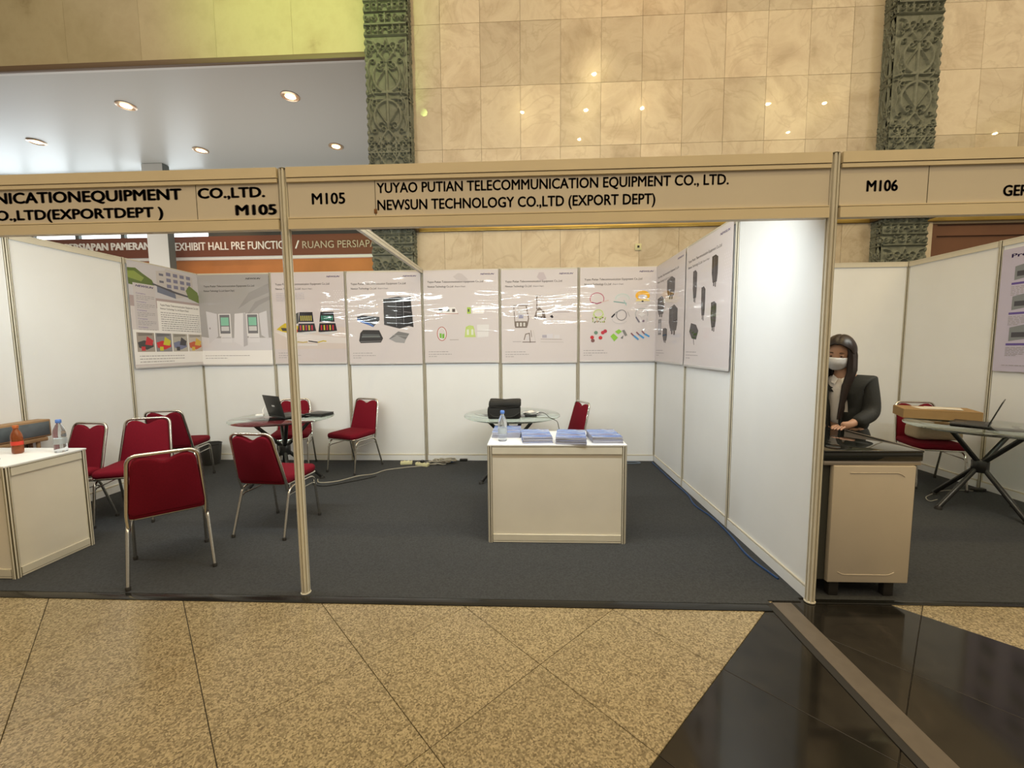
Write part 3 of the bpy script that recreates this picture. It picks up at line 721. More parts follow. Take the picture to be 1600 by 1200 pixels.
# laptops
def laptop(x, y, z, a, op, label, w=.34, d=.235, logo=True):
    t = thing('laptop', label, 'laptop', (x, y, z), R(a), None)
    b = MB(); b.bbox((-w/2, 0, .002), (w/2, d, .020), m_black_plastic, .004); b.build('base', t)
    MB().box((-w/2+.02, .03, .0195), (w/2-.02, d-.09, .0212), mat('keyboard_keys', (.035, .035, .035), .5)).build('keyboard', t)
    MB().box((-.045, d-.075, .0195), (.045, d-.02, .0208), mat('touchpad', (.05, .05, .05), .3)).build('touchpad', t)
    Ml = Matrix.Translation((0, .002, .020)) @ Matrix.Rotation(R(op), 4, 'X')
    b = MB(); b.bbox((-w/2, -.004, .0), (w/2, .003, d), m_black_plastic, .003)
    l = b.build('screen_lid', t); l.data.transform(Ml)
    s = MB().box((-w/2+.014, .0032, .018), (w/2-.014, .004, d-.012), mat('dark_screen', (.008, .009, .01), .1)).build('screen', l); s.data.transform(Ml)
    if logo:
        s = MB().bbox((-.028, -.0055, d*.50-.008), (.028, -.0038, d*.50+.010), mat('silver_badge', (.6, .6, .6), .3), .001).build('badge', l); s.data.transform(Ml)
    MB().tube([(-w/2+.03, .0, .018), (w/2-.03, .0, .018)], .007, m_black_plastic, 8).build('hinge', t)
    return t
laptop(-4.36, 1.95, TZ, -31, 14, 'open black laptop with a small silver badge, on the table behind the middle post')
laptop(2.46, 1.44, TZ, 40, 18, 'open black laptop on the right-hand glass table beside the cardboard box', .33, .23)
t = thing('closed_laptop', 'flat black device on the left glass table, just right of the middle post', 'laptop', (-3.965, 2.10, TZ), R(-12))
MB().bbox((-.11, -.10, .001), (.11, .10, .022), m_black_plastic, .004).build('base', t); MB().bbox((-.11, -.10, .024), (.11, .10, .034), m_black_plastic, .003).build('screen_lid', t)
MB().box((-.09, -.1005, .012), (-.04, -.0995, .018), mat('port_grey', (.2, .2, .2), .4)).build('port', t)
# charger on left table
t = thing('power_adapter', 'white power adapter with looped lead beside the left laptop', 'adapter', (-4.60, 2.03, TZ), R(20))
MB().bbox((-.04, -.03, .001), (.04, .03, .030), m_paper, .008).build('brick', t)
MB().tube(fillet([(.03, .02, .02), (.0, .10, .07), (.08, .12, .16), (.14, .06, .10), (.12, .02, .008)], .05), .003, m_paper, 6).build('lead', t)
# black bag on table 2
def soft(bm_pts, m, rnd_seed, amp): pass
t = thing('black_bag', 'bulky black nylon bag with folded flap on the glass table behind the brochures', 'bag', (-1.885, 1.93, TZ+.002), R(2))
def lumpy_box(b, a, c, m, bev, seg, amp, seed):
    bm = bmesh.new(); bmesh.ops.create_cube(bm, size=1)
    for v in bm.verts: v.co = Vector([(a[i]+c[i])/2+v.co[i]*(c[i]-a[i]) for i in range(3)])
    bmesh.ops.bevel(bm, geom=bm.edges[:], offset=bev, segments=4, affect='EDGES', profile=.6)
    bmesh.ops.subdivide_edges(bm, edges=[e for e in bm.edges if e.calc_length() > .05], cuts=seg, use_grid_fill=True)
    from mathutils import noise as N
    zlo = min(a[2], c[2])
    for v in bm.verts:
        n = N.noise_vector(v.co*9+Vector((seed, 0, 0))); k = min(1, max(0, (v.co.z-zlo)/.03))
        v.co += Vector((n.x, n.y, n.z*k))*amp
    bm.verts.ensure_lookup_table(); b.add([v.co[:] for v in bm.verts], [[v.index for v in f.verts] for f in bm.faces], m, True); bm.free()
b = MB(); lumpy_box(b, (-.17, -.11, 0), (.165, .13, .135), m_black_cloth, .03, 5, .010, 1.); b.build('body', t)
b = MB(); lumpy_box(b, (-.165, -.125, .130), (.170, .125, .192), m_black_cloth, .028, 5, .010, 5.); b.build('flap', t)
MB().tube(fillet([(-.15, -.13, .06), (-.11, -.145, .03), (.08, -.145, .03), (.15, -.13, .07)], .03), .008, m_black_cloth, 8).build('handle', t)
MB().tube([(-.15, -.118, .132), (.0, -.128, .130), (.155, -.118, .134)], .0035, m_rubber, 6).build('zip', t)
t = thing('paper_pile', 'crumpled white papers and black charger beside the black bag', 'papers', (-1.615, 2.02, TZ), R(10))
for k, (dx, dy, a) in enumerate(((0, 0, 8), (.015, .01, -14), (-.01, .012, 30))):
    b = MB(); vs = []; fs = []
    for i in range(5):
        for j in range(5): vs.append((-.075+i*.0375, -.05+j*.025, .026+k*.010+.007*math.sin(i*1.7+k)+.006*math.cos(j*1.9)))
    for i in range(4):
        for j in range(4): fs.append((i*5+j, (i+1)*5+j, (i+1)*5+j+1, i*5+j+1))
    b.add(vs, fs, m_paper, True); o = b.build('sheet', t, (dx, dy, 0)); o.rotation_euler = (0, 0, R(a))
    sol = o.modifiers.new('thick', 'SOLIDIFY'); sol.thickness = .0015
MB().bbox((-.06, -.045, .001), (.06, .02, .022), m_black_plastic, .006).build('charger', t)
MB().tube(fillet([(.05, .0, .012), (.10, -.02, .05), (.15, -.05, .035), (.17, -.17, .008), (.20, -.39, .01), (.22, -.40, -.10), (.22, -.40, -.35)], .04), .0035, m_black_plastic, 6).build('lead', t)
# waste bin
t = thing('waste_bin', 'dark mesh waste bin beside the rear left chair', 'bin', (-5.80, 2.78, .006))
b = MB(); b.lathe([(.095, .0), (.125, .27), (.121, .27), (.092, .004), (.0, .004)], mat('mesh_metal', (.05, .05, .05), .45, .4, bump=.8, bscale=300.), 28); b.build('body', t)
MB().tube([(.125*math.cos(a*PI/12), .125*math.sin(a*PI/12), .272) for a in range(24)], .006, m_blackmetal, 8, closed=True).build('rim', t)
b = MB(); b.lathe([(.127, .03), (.129, .20)], MATS['worn_wood'], 28) if False else None
# ------------------------------------------------------------------ power strips and cables at the rear wall
t = thing('power_strip', 'cream power strip with sockets lying near the rear wall', 'power strip', (-3.16, 2.80, .006), R(8))
MB().bbox((-.13, -.03, 0), (.02, .03, .045), m_socket, .008).build('body', t)
for k in range(3): MB().lathe([(.017, .045), (.017, .0475), (.011, .0475), (.011, .044)], m_cable, 12, (-.105+k*.05, 0, 0)).build('outlet', t)
t = thing('power_strip', 'second cream power strip, right beside the tangle of grey cables', 'power strip', (-2.99, 2.72, .006), R(-20))
MB().bbox((-.09, -.03, 0), (.09, .03, .042), m_socket, .008).build('body', t)
for k in range(3): MB().lathe([(.017, .042), (.017, .0445), (.011, .0445), (.011, .041)], m_cable, 12, (-.055+k*.055, 0, 0)).build('outlet', t)
MB().bbox((-.02, -.02, .043), (.025, .02, .075), m_black_plastic, .006).build('plug', t)
rnd = random.Random(9)
b = MB(); 
for k in range(7):
    cx, cy = -2.85+.028*k, 2.83+rnd.uniform(-.03, .03); rx, ry = rnd.uniform(.09, .16), rnd.uniform(.04, .07); a0 = rnd.uniform(0, 6)
    b.tube([(cx+rx*math.cos(a0+i*.42), cy+ry*math.sin(a0+i*.42), .016+.008*k+.012*math.sin(i*1.3+k)) for i in range(19)], .0065, m_cable, 6)
o = b.build('cable_tangle'); tag(o, 'tangled heap of grey cables on the carpet at the rear wall', 'cables')
b = MB()
for k in range(4): b.tube([(-2.66+.05*math.cos(i*.5+k), 2.90+.035*math.sin(i*.5+k), .018+.01*k) for i in range(13)], .006, m_bluecable, 6)
o = b.build('blue_cable_coil'); tag(o, 'small coil of blue cable right of the grey cable tangle', 'cable')
b = MB(); b.bbox((-.05, -.02, 0), (.05, .02, .03), m_black_plastic, .005); o = b.build('floor_adapter', None, (-2.50, 2.955, .006)); tag(o, 'small dark adapter against the foot of the rear wall', 'adapter')
def cable(name, pts, r, m, label, fr=.15):
    o = MB().tube(fillet(pts, fr, 6), r, m, 6).build(name); return tag(o, label, 'cable')
Z = .0125
cable('extension_cable', [(-4.05, 2.15, Z), (-3.98, 2.02, Z), (-3.80, 2.06, Z), (-3.62, 2.30, Z), (-3.48, 2.34, Z), (-3.40, 2.52, Z), (-3.28, 2.58, Z), (-3.10, 2.66, Z), (-2.95, 2.70, Z)], .0058, m_cable, 'grey extension cable snaking from the laptop table to the power strips', .1)
cable('extension_cable', [(-4.02, 1.98, Z), (-3.86, 1.90, Z), (-3.66, 2.05, Z), (-3.50, 2.18, Z), (-3.42, 2.28, Z)], .005, m_black_plastic, 'short dark cable curving beside the grey extension cable', .1)
cable('blue_cable', [(-.055, 2.9, Z), (-.060, 2.2, Z), (-.045, 1.7, Z), (-.10, 1.45, Z), (-.045, 1.2, Z), (-.055, .8, Z), (-.10, .5, Z), (-.05, .22, Z)], .007, m_bluecable, 'thin blue cable lying along the foot of the right side wall')
cable('blue_grey_cable', [(-.75, 2.92, Z), (-.45, 2.90, .02), (-.25, 2.93, Z), (-.20, 2.86, Z), (-.40, 2.84, Z), (-.60, 2.88, Z)], .007, mat('blue_grey', (.14, .18, .24), .5), 'blue-grey cable end at the rear wall, right of the info counter', .06)
cable('glass_table_lead', [(2.26, 1.64, Z), (2.13, 1.58, Z), (2.20, 1.70, Z), (2.50, 1.88, Z), (2.70, 1.92, Z), (2.88, 1.88, Z)], .004, m_cable, 'thin pale lead curling on the carpet under the right-hand glass table', .1)
o = MB().bbox((-.06, -.025, 0), (.06, .025, .03), m_black_plastic, .006).build('lead_adapter', None, (2.90, 1.90, .0065)); tag(o, 'black adapter on the carpet by the wall behind the right-hand table', 'adapter')

# ------------------------------------------------------------------ neighbouring stand: showcase unit
t = thing('showcase_unit', 'white-fronted unit with black glass top, the woman standing behind it', 'showcase', (.335, .05, .006))
m_ugly = mat('off_white_enamel', (.50, .44, .36), .35, var=.03)
m_dk = mat('dark_enamel', (.055, .055, .048), .4); m_topg = mat('black_glass', (.012, .014, .013), .06, coat=.5); m_steel = mat('steel_strip', (.52, .47, .42), .3, .7)
MB().box((-.265, .012, .10), (.262, .54, .795), m_dk).build('body', t)
b = MB(); b.bbox((-.222, -.022, .098), (.232, .011, .796), m_ugly, .006); fp = b.build('front_panel', t)
MB().tube(fillet([(-.13, -.0225, .755), (.14, -.0225, .755), (.17, -.0225, .735)], .02), .0028, m_ugly, 6).build('embossed_line', fp)
MB().tube(fillet([(-.17, -.0225, .165), (-.14, -.0225, .148), (.12, -.0225, .148), (.15, -.0225, .165)], .02), .0028, m_ugly, 6).build('embossed_line', fp)
MB().bbox((-.222, -.020, .20), (.238, .004, .72), m_ugly, .004).build('raised_field', fp) if False else None
MB().bbox((-.272, -.015, .797), (.262, .55, .822), m_steel, .003).build('steel_strip', t)
b = MB(); b.bbox((-.276, -.02, .824), (.266, .56, .872), m_topg, .004); b.build('glass_rim', t)
MB().bbox((-.276, -.022, .8725), (.268, .57, .884), m_topg, .003).build('glass_top', t)
MB().tube([(.268, -.02, .886), (.268, .57, .886)], .003, m_steel, 6).build('edge_profile', t)
for sx in (-.16, .155):
    for sy in (.03, .42): MB().bbox((sx-.028, sy-.02, 0), (sx+.028, sy+.02, .102), m_rubber, .004).build('leg', t)
MB().bbox((-.26, -.06, .0), (.20, -.045, .004), m_steel, .001).build('floor_strip', t) if False else None
# cardboard box on the third table
t = thing('cardboard_box', 'long flat brown cardboard box with papers on top, on the right-hand glass table', 'box', (2.45, 1.93, TZ+.001), R(-27))
b = MB(); w, d, h = .56, .34, .082
b.box((-w/2, -d/2, 0), (w/2, -d/2+.006, h), m_cardboard); b.box((-w/2, d/2-.006, 0), (w/2, d/2, h), m_cardboard)
b.box((-w/2, -d/2+.006, 0), (-w/2+.006, d/2-.006, h), m_cardboard); b.box((w/2-.006, -d/2+.006, 0), (w/2, d/2-.006, h), m_cardboard)
b.box((-w/2+.006, -d/2+.006, 0), (w/2-.006, d/2-.006, .004), m_cardboard); b.build('tray', t)
MB().box((-w/2+.001, -d/2+.001, h+.001), (w/2-.001, d/2-.001, h+.006), m_cardboard).build('lid_flap', t)
for k, (dx, a) in enumerate(((-.02, 8), (.06, -10))):
    o = MB().box((-.13, -.09, 0), (.13, .09, .002), mat('kraft_sheet', (.72, .66, .55), .6)).build('sheet', t, (dx, .01, h+.0075+.003*k)); o.rotation_euler = (0, 0, R(a))
# beige cushion on the chair
t = thing('cushion', 'beige cushion leaning on the seat of the right-hand chair', 'cushion', (2.63, 2.13, .497), R(-10))
b = MB(); lumpy_box(b, (-.20, -.12, 0), (.20, .12, .15), mat('beige_cloth', (.50, .40, .27), .85, bump=.3, bscale=90.), .055, 5, .012, 3.); b.build('pad', t)
MB().tube([(.19*math.cos(i*PI/16)*(1-.12*math.cos(i*PI/4)), .125*math.sin(i*PI/16)*(1-.08*math.cos(i*PI/4))-.005, .058) for i in range(32)], .004, MATS['beige_cloth'], 6, closed=True).build('piping', t)

# ------------------------------------------------------------------ posters
def film(name, tint, bumpy=.32):
    """printed film: colour comes from the print's colour attribute, gloss from a rippled clear film"""
    if name in MATS: return MATS[name]
    m = bpy.data.materials.new(name); m.use_nodes = True; nt = m.node_tree; b = nt.nodes['Principled BSDF']; L = nt.links.new
    a = nt.nodes.new('ShaderNodeAttribute'); a.attribute_name = 'ink'; L(a.outputs['Color'], b.inputs['Base Color'])
    g = nt.nodes.new('ShaderNodeNewGeometry'); mp = nt.nodes.new('ShaderNodeMapping'); mp.inputs['Scale'].default_value = (.9, .9, 5.0)
    L(g.outputs['Position'], mp.inputs[0]); n = nt.nodes.new('ShaderNodeTexNoise'); n.inputs['Scale'].default_value = 1.5; n.inputs['Detail'].default_value = 1.5; n.inputs['Distortion'].default_value = .25
    L(mp.outputs[0], n.inputs['Vector']); bp = nt.nodes.new('ShaderNodeBump'); bp.inputs['Strength'].default_value = bumpy; bp.inputs['Distance'].default_value = .055
    L(n.outputs['Fac'], bp.inputs['Height'])
    b.inputs['Roughness'].default_value = .7; b.inputs['Specular IOR Level'].default_value = .1; b.inputs['Coat Weight'].default_value = .9; b.inputs['Coat Roughness'].default_value = .05; L(bp.outputs[0], b.inputs['Coat Normal'])
    MATS[name] = m; return m
m_film = film('poster_film', 1)
PW, PH = .965, 1.175
class Print:
    """flat print in u,v (0..1 across, 0..1 up) drawn as thin inked shapes"""
    def __init__(s): s.v = []; s.f = []; s.c = []; s.lay = 0
    def poly(s, pts, col):
        o = len(s.v); s.lay += 1; d = -.0012-.000012*s.lay
        s.v += [(u*PW, d, v*PH) for u, v in pts]; s.f.append(tuple(range(o, o+len(pts)))); s.c.append(col)
    def rect(s, u0, v0, u1, v1, col): s.poly([(u0, v0), (u1, v0), (u1, v1), (u0, v1)], col)
    def ell(s, u, v, ru, rv, col, n=16): s.poly([(u+ru*math.cos(2*PI*i/n), v+rv*math.sin(2*PI*i/n)) for i in range(n)], col)
    def line(s, pts, w, col):
        for a, b in zip(pts[:-1], pts[1:]):
            A, B = Vector((a[0]*PW, a[1]*PH)), Vector((b[0]*PW, b[1]*PH)); t = (B-A)
            if t.length < 1e-6: continue
            n = Vector((-t.y, t.x)).normalized()*w/2; e = t.normalized()*w*.3
            s.poly([((p.x)/PW, (p.y)/PH) for p in (A-n-e, B-n+e, B+n+e, A+n-e)], col)
    def ring(s, u, v, ru, rv, w, col, a0=0, a1=360, n=18):
        s.line([(u+ru*math.cos(R(a0+(a1-a0)*i/n)), v+rv*math.sin(R(a0+(a1-a0)*i/n))) for i in range(n+1)], w, col)
    def para(s, u0, u1, v, n, dv, col, h=.006, seed=0):
        rn = random.Random(seed+int(v*999))
        for k in range(n):
            u = u0; e = u1 if k < n-1 else u0+(u1-u0)*rn.uniform(.3, .8)
            while u < e:
                w = rn.uniform(.015, .05); s.rect(u, v-k*dv, min(u+w, e), v-k*dv+h, col); u += w+.008
    def text(s, body, u0, u1, v0, v1, col, bold=0., slant=0.):
        vs, fs = text_raw(body, bold); hv, _ = text_raw('H', bold); h0, h1 = hv[:, 1].min(), hv[:, 1].max(); a, b = vs[:, 0].min(), vs[:, 0].max()
        o = len(s.v); s.lay += 1; d = -.0012-.000012*s.lay
        for x, y, _z in vs:
            yy = (y-h0)/(h1-h0); s.v.append(((u0+(x-a)/(b-a)*(u1-u0)+slant*yy)*PW, d, (v0+yy*(v1-v0))*PH))
        s.f += [tuple(i+o for i in f) for f in fs]; s.c += [col]*len(fs)
    def build(s, parent, name='print', m=None):
        me = bpy.data.meshes.new(name); me.from_pydata(s.v, [], s.f); me.update(); me.materials.append(m or m_film)
        at = me.color_attributes.new('ink', 'FLOAT_COLOR', 'CORNER'); dat = []
        for p, c in zip(me.polygons, s.c): dat += [*c, 1.0]*p.loop_total
        at.data.foreach_set('color', dat)
        o = bpy.data.objects.new(name, me); COL.objects.link(o); o.parent = parent; return o
BG = (.62, .58, .60); DK = (.022, .02, .027); GY = (.30, .29, .31); INK = (.03, .028, .04); LB = (.10, .06, .30); WH = (.80, .79, .80)
def poster(loc, rz, label, art, bg=BG, head=True, group='posters on the walls of the middle stand', hang=1.175):
    t = thing('poster', label, 'poster', loc, rz, group)
    P = Print()
    me = bpy.data.meshes.new('sheet'); vs = [(0, -.0011, 0), (PW, -.0011, 0), (PW, -.0011, PH), (0, -.0011, PH), (0, 0, 0), (PW, 0, 0), (PW, 0, PH), (0, 0, PH)]
    me.from_pydata(vs, [], [(0, 1, 2, 3), (4, 7, 6, 5), (0, 4, 5, 1), (2, 6, 7, 3), (1, 5, 6, 2), (0, 3, 7, 4)]); me.materials.append(m_film)
    at = me.color_attributes.new('ink', 'FLOAT_COLOR', 'CORNER'); at.data.foreach_set('color', [*bg, 1.0]*24)
    sh = bpy.data.objects.new('sheet', me); COL.objects.link(sh); sh.parent = t
    if head:
        P.text('NEWSUN', .76, .935, .945, .962, LB, .03, .012)
        P.text('Yuyao Putian Telecommunication Equipment Co.,Ltd', .055, .80, .866, .888, INK, .01)
        P.text('Newsun Technology Co.,Ltd', .055, .40, .816, .837, INK, .01); P.text('(Export Dept)', .42, .56, .818, .832, INK, .0)
        P.para(.05, .68, .115, 1, .03, GY, .006); P.para(.05, .36, .088, 2, .024, GY, .006)
        for i in range(4):
            for j in range(9): P.ell(.86+.035*i+.016*(j % 2), .80-.022*j, .007, .006, (.68, .64, .67), 6)
    art(P); P.build(t)
    MB().bbox((.0, -.006, -.010), (PW, .0, .012), mat('hanger_bar', (.50, .49, .50), .3), .002).build('hanger_bar', t)
    return t
def art_company(P):
    P.rect(0, .66, 1, 1, (.56, .55, .60)); P.rect(0, .58, 1, .68, (.40, .33, .34))
    P.poly([(0, .93), (.0, .78), (.20, .77), (.33, .80), (.30, .85), (.18, .90), (.1, .94)], (.12, .17, .05)); P.poly([(0, .90), (.0, .84), (.16, .82), (.2, .86), (.08, .91)], (.26, .33, .09))
    P.poly([(.36, .74), (.36, .95), (.48, .97), (.50, .99), (.84, .96), (.90, .95), (.90, .76), (.62, .70)], (.52, .49, .50))
    for u in (.50, .60, .70, .80):
        for v in (.80, .86, .92): P.rect(u, v, u+.065, v+.035, (.20, .20, .30))
    for v in (.84, .91): P.rect(.40, v, .46, v+.022, (.15, .15, .20))
    P.poly([(.36, .74), (.36, .80), (.56, .79), (.62, .74), (.62, .70)], (.17, .19, .27)); P.poly([(.30, .81), (.62, .75), (.92, .72), (.92, .735), (.60, .775), (.30, .825)], (.10, .10, .12))
    P.poly([(.78, .80), (.84, .86), (.97, .80), (1, .72), (1, .68), (.82, .72)], (.16, .22, .07))
    P.rect(.05, .30, .33, .80, (.55, .52, .55)); P.text('NEWSUN', .08, .30, .765, .785, LB, .03, .01)
    for v in (.70, .62, .54, .46, .38): P.text('Company', .08, .2, v, v+.012, LB, .0); P.para(.08, .31, v-.02, 3, .016, GY, .005, 3)
    P.rect(.34, .30, 1, .655, WH); P.text('Yuyao Putian Telecommunication Equipment Co.,Ltd', .38, .96, .61, .63, INK, .01); P.text('Newsun Technology Co.,Ltd (Export Dept)', .38, .8, .575, .592, INK, .01)
    P.para(.38, .97, .54, 11, .022, (.22, .22, .24), .0065, 5)
    P.rect(0, .03, 1, .36, WH)
    for i, (c0, c1, c2) in enumerate((((.33, .29, .26), (.05, .05, .05), (.50, .03, .04)), ((.24, .24, .26), (.55, .02, .03), (.55, .50, .03)), ((.40, .38, .34), (.16, .18, .30), (.05, .05, .06)), ((.50, .46, .42), (.50, .10, .04), (.60, .40, .05)))):
        u = .04+.24*i; P.rect(u, .15, u+.225, .335, c0)
        P.poly([(u+.02, .19), (u+.12, .17), (u+.21, .20), (u+.20, .24), (u+.09, .26), (u+.01, .24)], c1); P.poly([(u+.10, .22), (u+.19, .21), (u+.21, .26), (u+.13, .30)], c2); P.rect(u+.05, .16, u+.10, .20, c2)
        P.poly([(u+.02, .30), (u+.20, .31), (u+.2, .33), (u+.02, .33)], (c0[0]*.6, c0[1]*.6, c0[2]*.6))
    P.para(.06, .68, .105, 3, .028, GY, .007, 9)
def art_cabinet(P):
    P.poly([(0, 1), (0, .30), (1, .30), (1, 1)], (.36, .35, .36)); P.poly([(0, .32), (.15, .30), (1, .30), (1, .16), (0, .16)], (.62, .61, .66)); P.rect(0, 0, 1, .16, WH)
    P.poly([(.55, .62), (.75, .72), (1, .80), (1, .90), (.72, .80)], (.30, .29, .30)); P.poly([(.62, .5), (.85, .66), (1, .72), (1, .76), (.80, .70)], (.30, .29, .30))
    P.text('NEWSUN', .68, .88, .945, .962, INK, .03, .012); P.text('Yuyao Putian Telecommunication Equipment Co.,Ltd', .09, .80, .866, .886, INK, .01); P.text('Newsun Technology Co.,Ltd (Export Dept)', .09, .52, .816, .835, INK, .01)
    for u in (.27, .66):
        P.rect(u, .32, u+.17, .57, (.68, .67, .70)); P.rect(u+.015, .35, u+.155, .56, (.16, .16, .18)); P.rect(u+.03, .44, u+.14, .53, (.22, .50, .38)); P.rect(u+.03, .38, u+.14, .43, (.55, .55, .58))
        P.rect(u+.02, .25, u+.17, .32, (.66, .65, .70)); P.rect(u+.03, .30, u+.16, .305, (.35, .35, .38))
    P.poly([(.12, .24), (.10, .60), (.25, .57), (.25, .32)], (.58, .57, .62)); P.poly([(.47, .26), (.50, .57), (.65, .58), (.66, .22), (.60, .20)], (.66, .65, .70)); P.poly([(.60, .20), (.66, .22), (.66, .57), (.62, .58)], (.44, .43, .47))
    P.poly([(.84, .57), (.95, .60), (.96, .28), (.86, .33)], (.58, .57, .62)); P.ell(.14, .41, .01, .012, GY); P.para(.05, .68, .10, 2, .028, GY, .006)
def art_tools(P):
    P.rect(0, .16, 1, .40, (.60, .53, .51)); P.poly([(.0, .36), (.3, .24), (1, .22), (1, .28), (.3, .34)], (.66, .62, .62))
    P.poly([(.04, .38), (.10, .42), (.16, .45), (.34, .42), (.38, .37), (.30, .33), (.14, .35)], (.55, .42, .03)); P.poly([(.10, .40), (.28, .39), (.26, .36), (.12, .365)], (.06, .05, .04)); P.rect(.20, .35, .36, .38, (.5, .05, .04))
    P.rect(.26, .45, .31, .56, (.32, .30, .05)); P.poly([(.29, .43), (.31, .55), (.36, .57), (.35, .45)], (.06, .06, .05))
    for u, c in ((.33, (.42, .36, .05)), (.62, (.06, .30, .22))):
        P.poly([(u+.02, .46), (u+.04, .57), (u+.22, .57), (u+.23, .46)], DK)
        for k in range(6): P.rect(u+.05+.028*k, .475, u+.065+.028*k, .53, c)
        P.poly([(u, .35), (u+.02, .445), (u+.24, .445), (u+.26, .36), (u+.14, .335)], DK)
        for k in range(5): P.rect(u+.035+.04*k, .37, u+.055+.04*k, .425, (.50, .40, .05) if k % 2 else (.42, .03, .05))
        P.poly([(u, .345), (u+.26, .36), (u+.26, .345), (u+.13, .32), (u+.01, .33)], (.55, .55, .57))
    P.line([(.28, .245), (.40, .235), (.46, .24)], .012, (.45, .34, .06)); P.line([(.48, .25), (.60, .235)], .014, DK); P.line([(.61, .235), (.68, .25), (.72, .245)], .014, (.55, .43, .05)); P.rect(.27, .20, .60, .215, (.66, .64, .65))
    P.para(.06, .45, .775, 5, .020, (.42, .40, .46), .006, 4)
def art_racks(P):
    P.poly([(.49, .71), (.70, .735), (.86, .71), (.86, .42), (.70, .385), (.49, .43)], (.045, .047, .055)); P.poly([(.49, .71), (.66, .69), (.66, .43), (.49, .43)], (.075, .08, .09)); P.line([(.66, .70), (.66, .41)], .008, (.18, .19, .22))
    P.poly([(.74, .72), (.86, .735), (.89, .40), (.74, .43)], (.035, .035, .04)); P.line([(.76, .57), (.86, .56)], .006, (.3, .3, .34)); P.line([(.76, .70), (.76, .43)], .006, (.25, .26, .3))
    for k in range(9): P.line([(.67, .68-.028*k), (.73, .68-.028*k)], .003, (.2, .2, .22))
    P.poly([(.125, .52), (.20, .535), (.43, .515), (.43, .48), (.34, .405), (.30, .42), (.125, .475)], (.07, .08, .10)); P.poly([(.125, .475), (.31, .42), (.345, .405), (.345, .42), (.30, .445), (.13, .50)], (.10, .20, .55)); P.line([(.15, .505), (.40, .505)], .005, (.16, .18, .22))
    P.poly([(.14, .255), (.16, .34), (.20, .375), (.42, .37), (.47, .28), (.44, .235), (.16, .23)], (.05, .05, .055)); P.poly([(.19, .33), (.42, .325), (.43, .29), (.18, .29)], (.10, .11, .12)); P.line([(.18, .30), (.43, .30)], .006, (.25, .28, .28)); P.line([(.16, .245), (.45, .25)], .005, (.3, .3, .32))
    P.poly([(.55, .275), (.68, .355), (.83, .33), (.76, .24), (.66, .245)], (.20, .20, .21)); P.poly([(.56, .27), (.66, .31), (.78, .265), (.76, .225), (.64, .235)], (.34, .34, .36)); P.line([(.60, .315), (.80, .30)], .005, (.4, .4, .42))
    P.poly([(.13, .62), (.3, .635), (.35, .615), (.28, .60), (.14, .61)], (.56, .53, .56)); P.line([(.14, .615), (.34, .615)], .003, GY)
def art_green(P):
    P.poly([(.17, .535), (.21, .60), (.42, .60), (.46, .53), (.30, .52)], WH); P.rect(.20, .55, .25, .59, (.10, .10, .10)); P.rect(.38, .55, .42, .585, (.12, .10, .10)); P.line([(.17, .533), (.46, .533)], .008, (.35, .12, .10)); P.rect(.30, .555, .345, .58, (.20, .24, .26))
    P.rect(.58, .53, .63, .60, (.38, .55, .10)); P.rect(.59, .55, .61, .58, (.1, .1, .1)); P.poly([(.65, .53), (.66, .60), (.82, .60), (.80, .53)], WH)
    P.ring(.235, .315, .062, .075, .008, (.45, .12, .10)); P.ring(.235, .315, .05, .062, .007, WH); P.rect(.205, .27, .232, .32, (.18, .45, .06)); P.rect(.24, .265, .268, .315, (.18, .45, .06))
    P.rect(.34, .245, .46, .252, (.4, .36, .36)); P.poly([(.54, .275), (.56, .39), (.66, .40), (.69, .275)], (.50, .62, .22)); P.rect(.57, .30, .60, .36, (.66, .70, .60)); P.rect(.63, .30, .66, .36, (.66, .70, .60)); P.ring(.615, .35, .055, .05, .008, (.45, .60, .15), 0, 180)
    P.poly([(.71, .27), (.71, .41), (.87, .41), (.86, .28)], (.70, .69, .71)); P.line([(.71, .34), (.87, .34)], .003, GY)
    P.poly([(.40, .93), (.47, .97), (.52, .96), (.60, .90), (.55, .88), (.44, .90)], (.54, .50, .52))
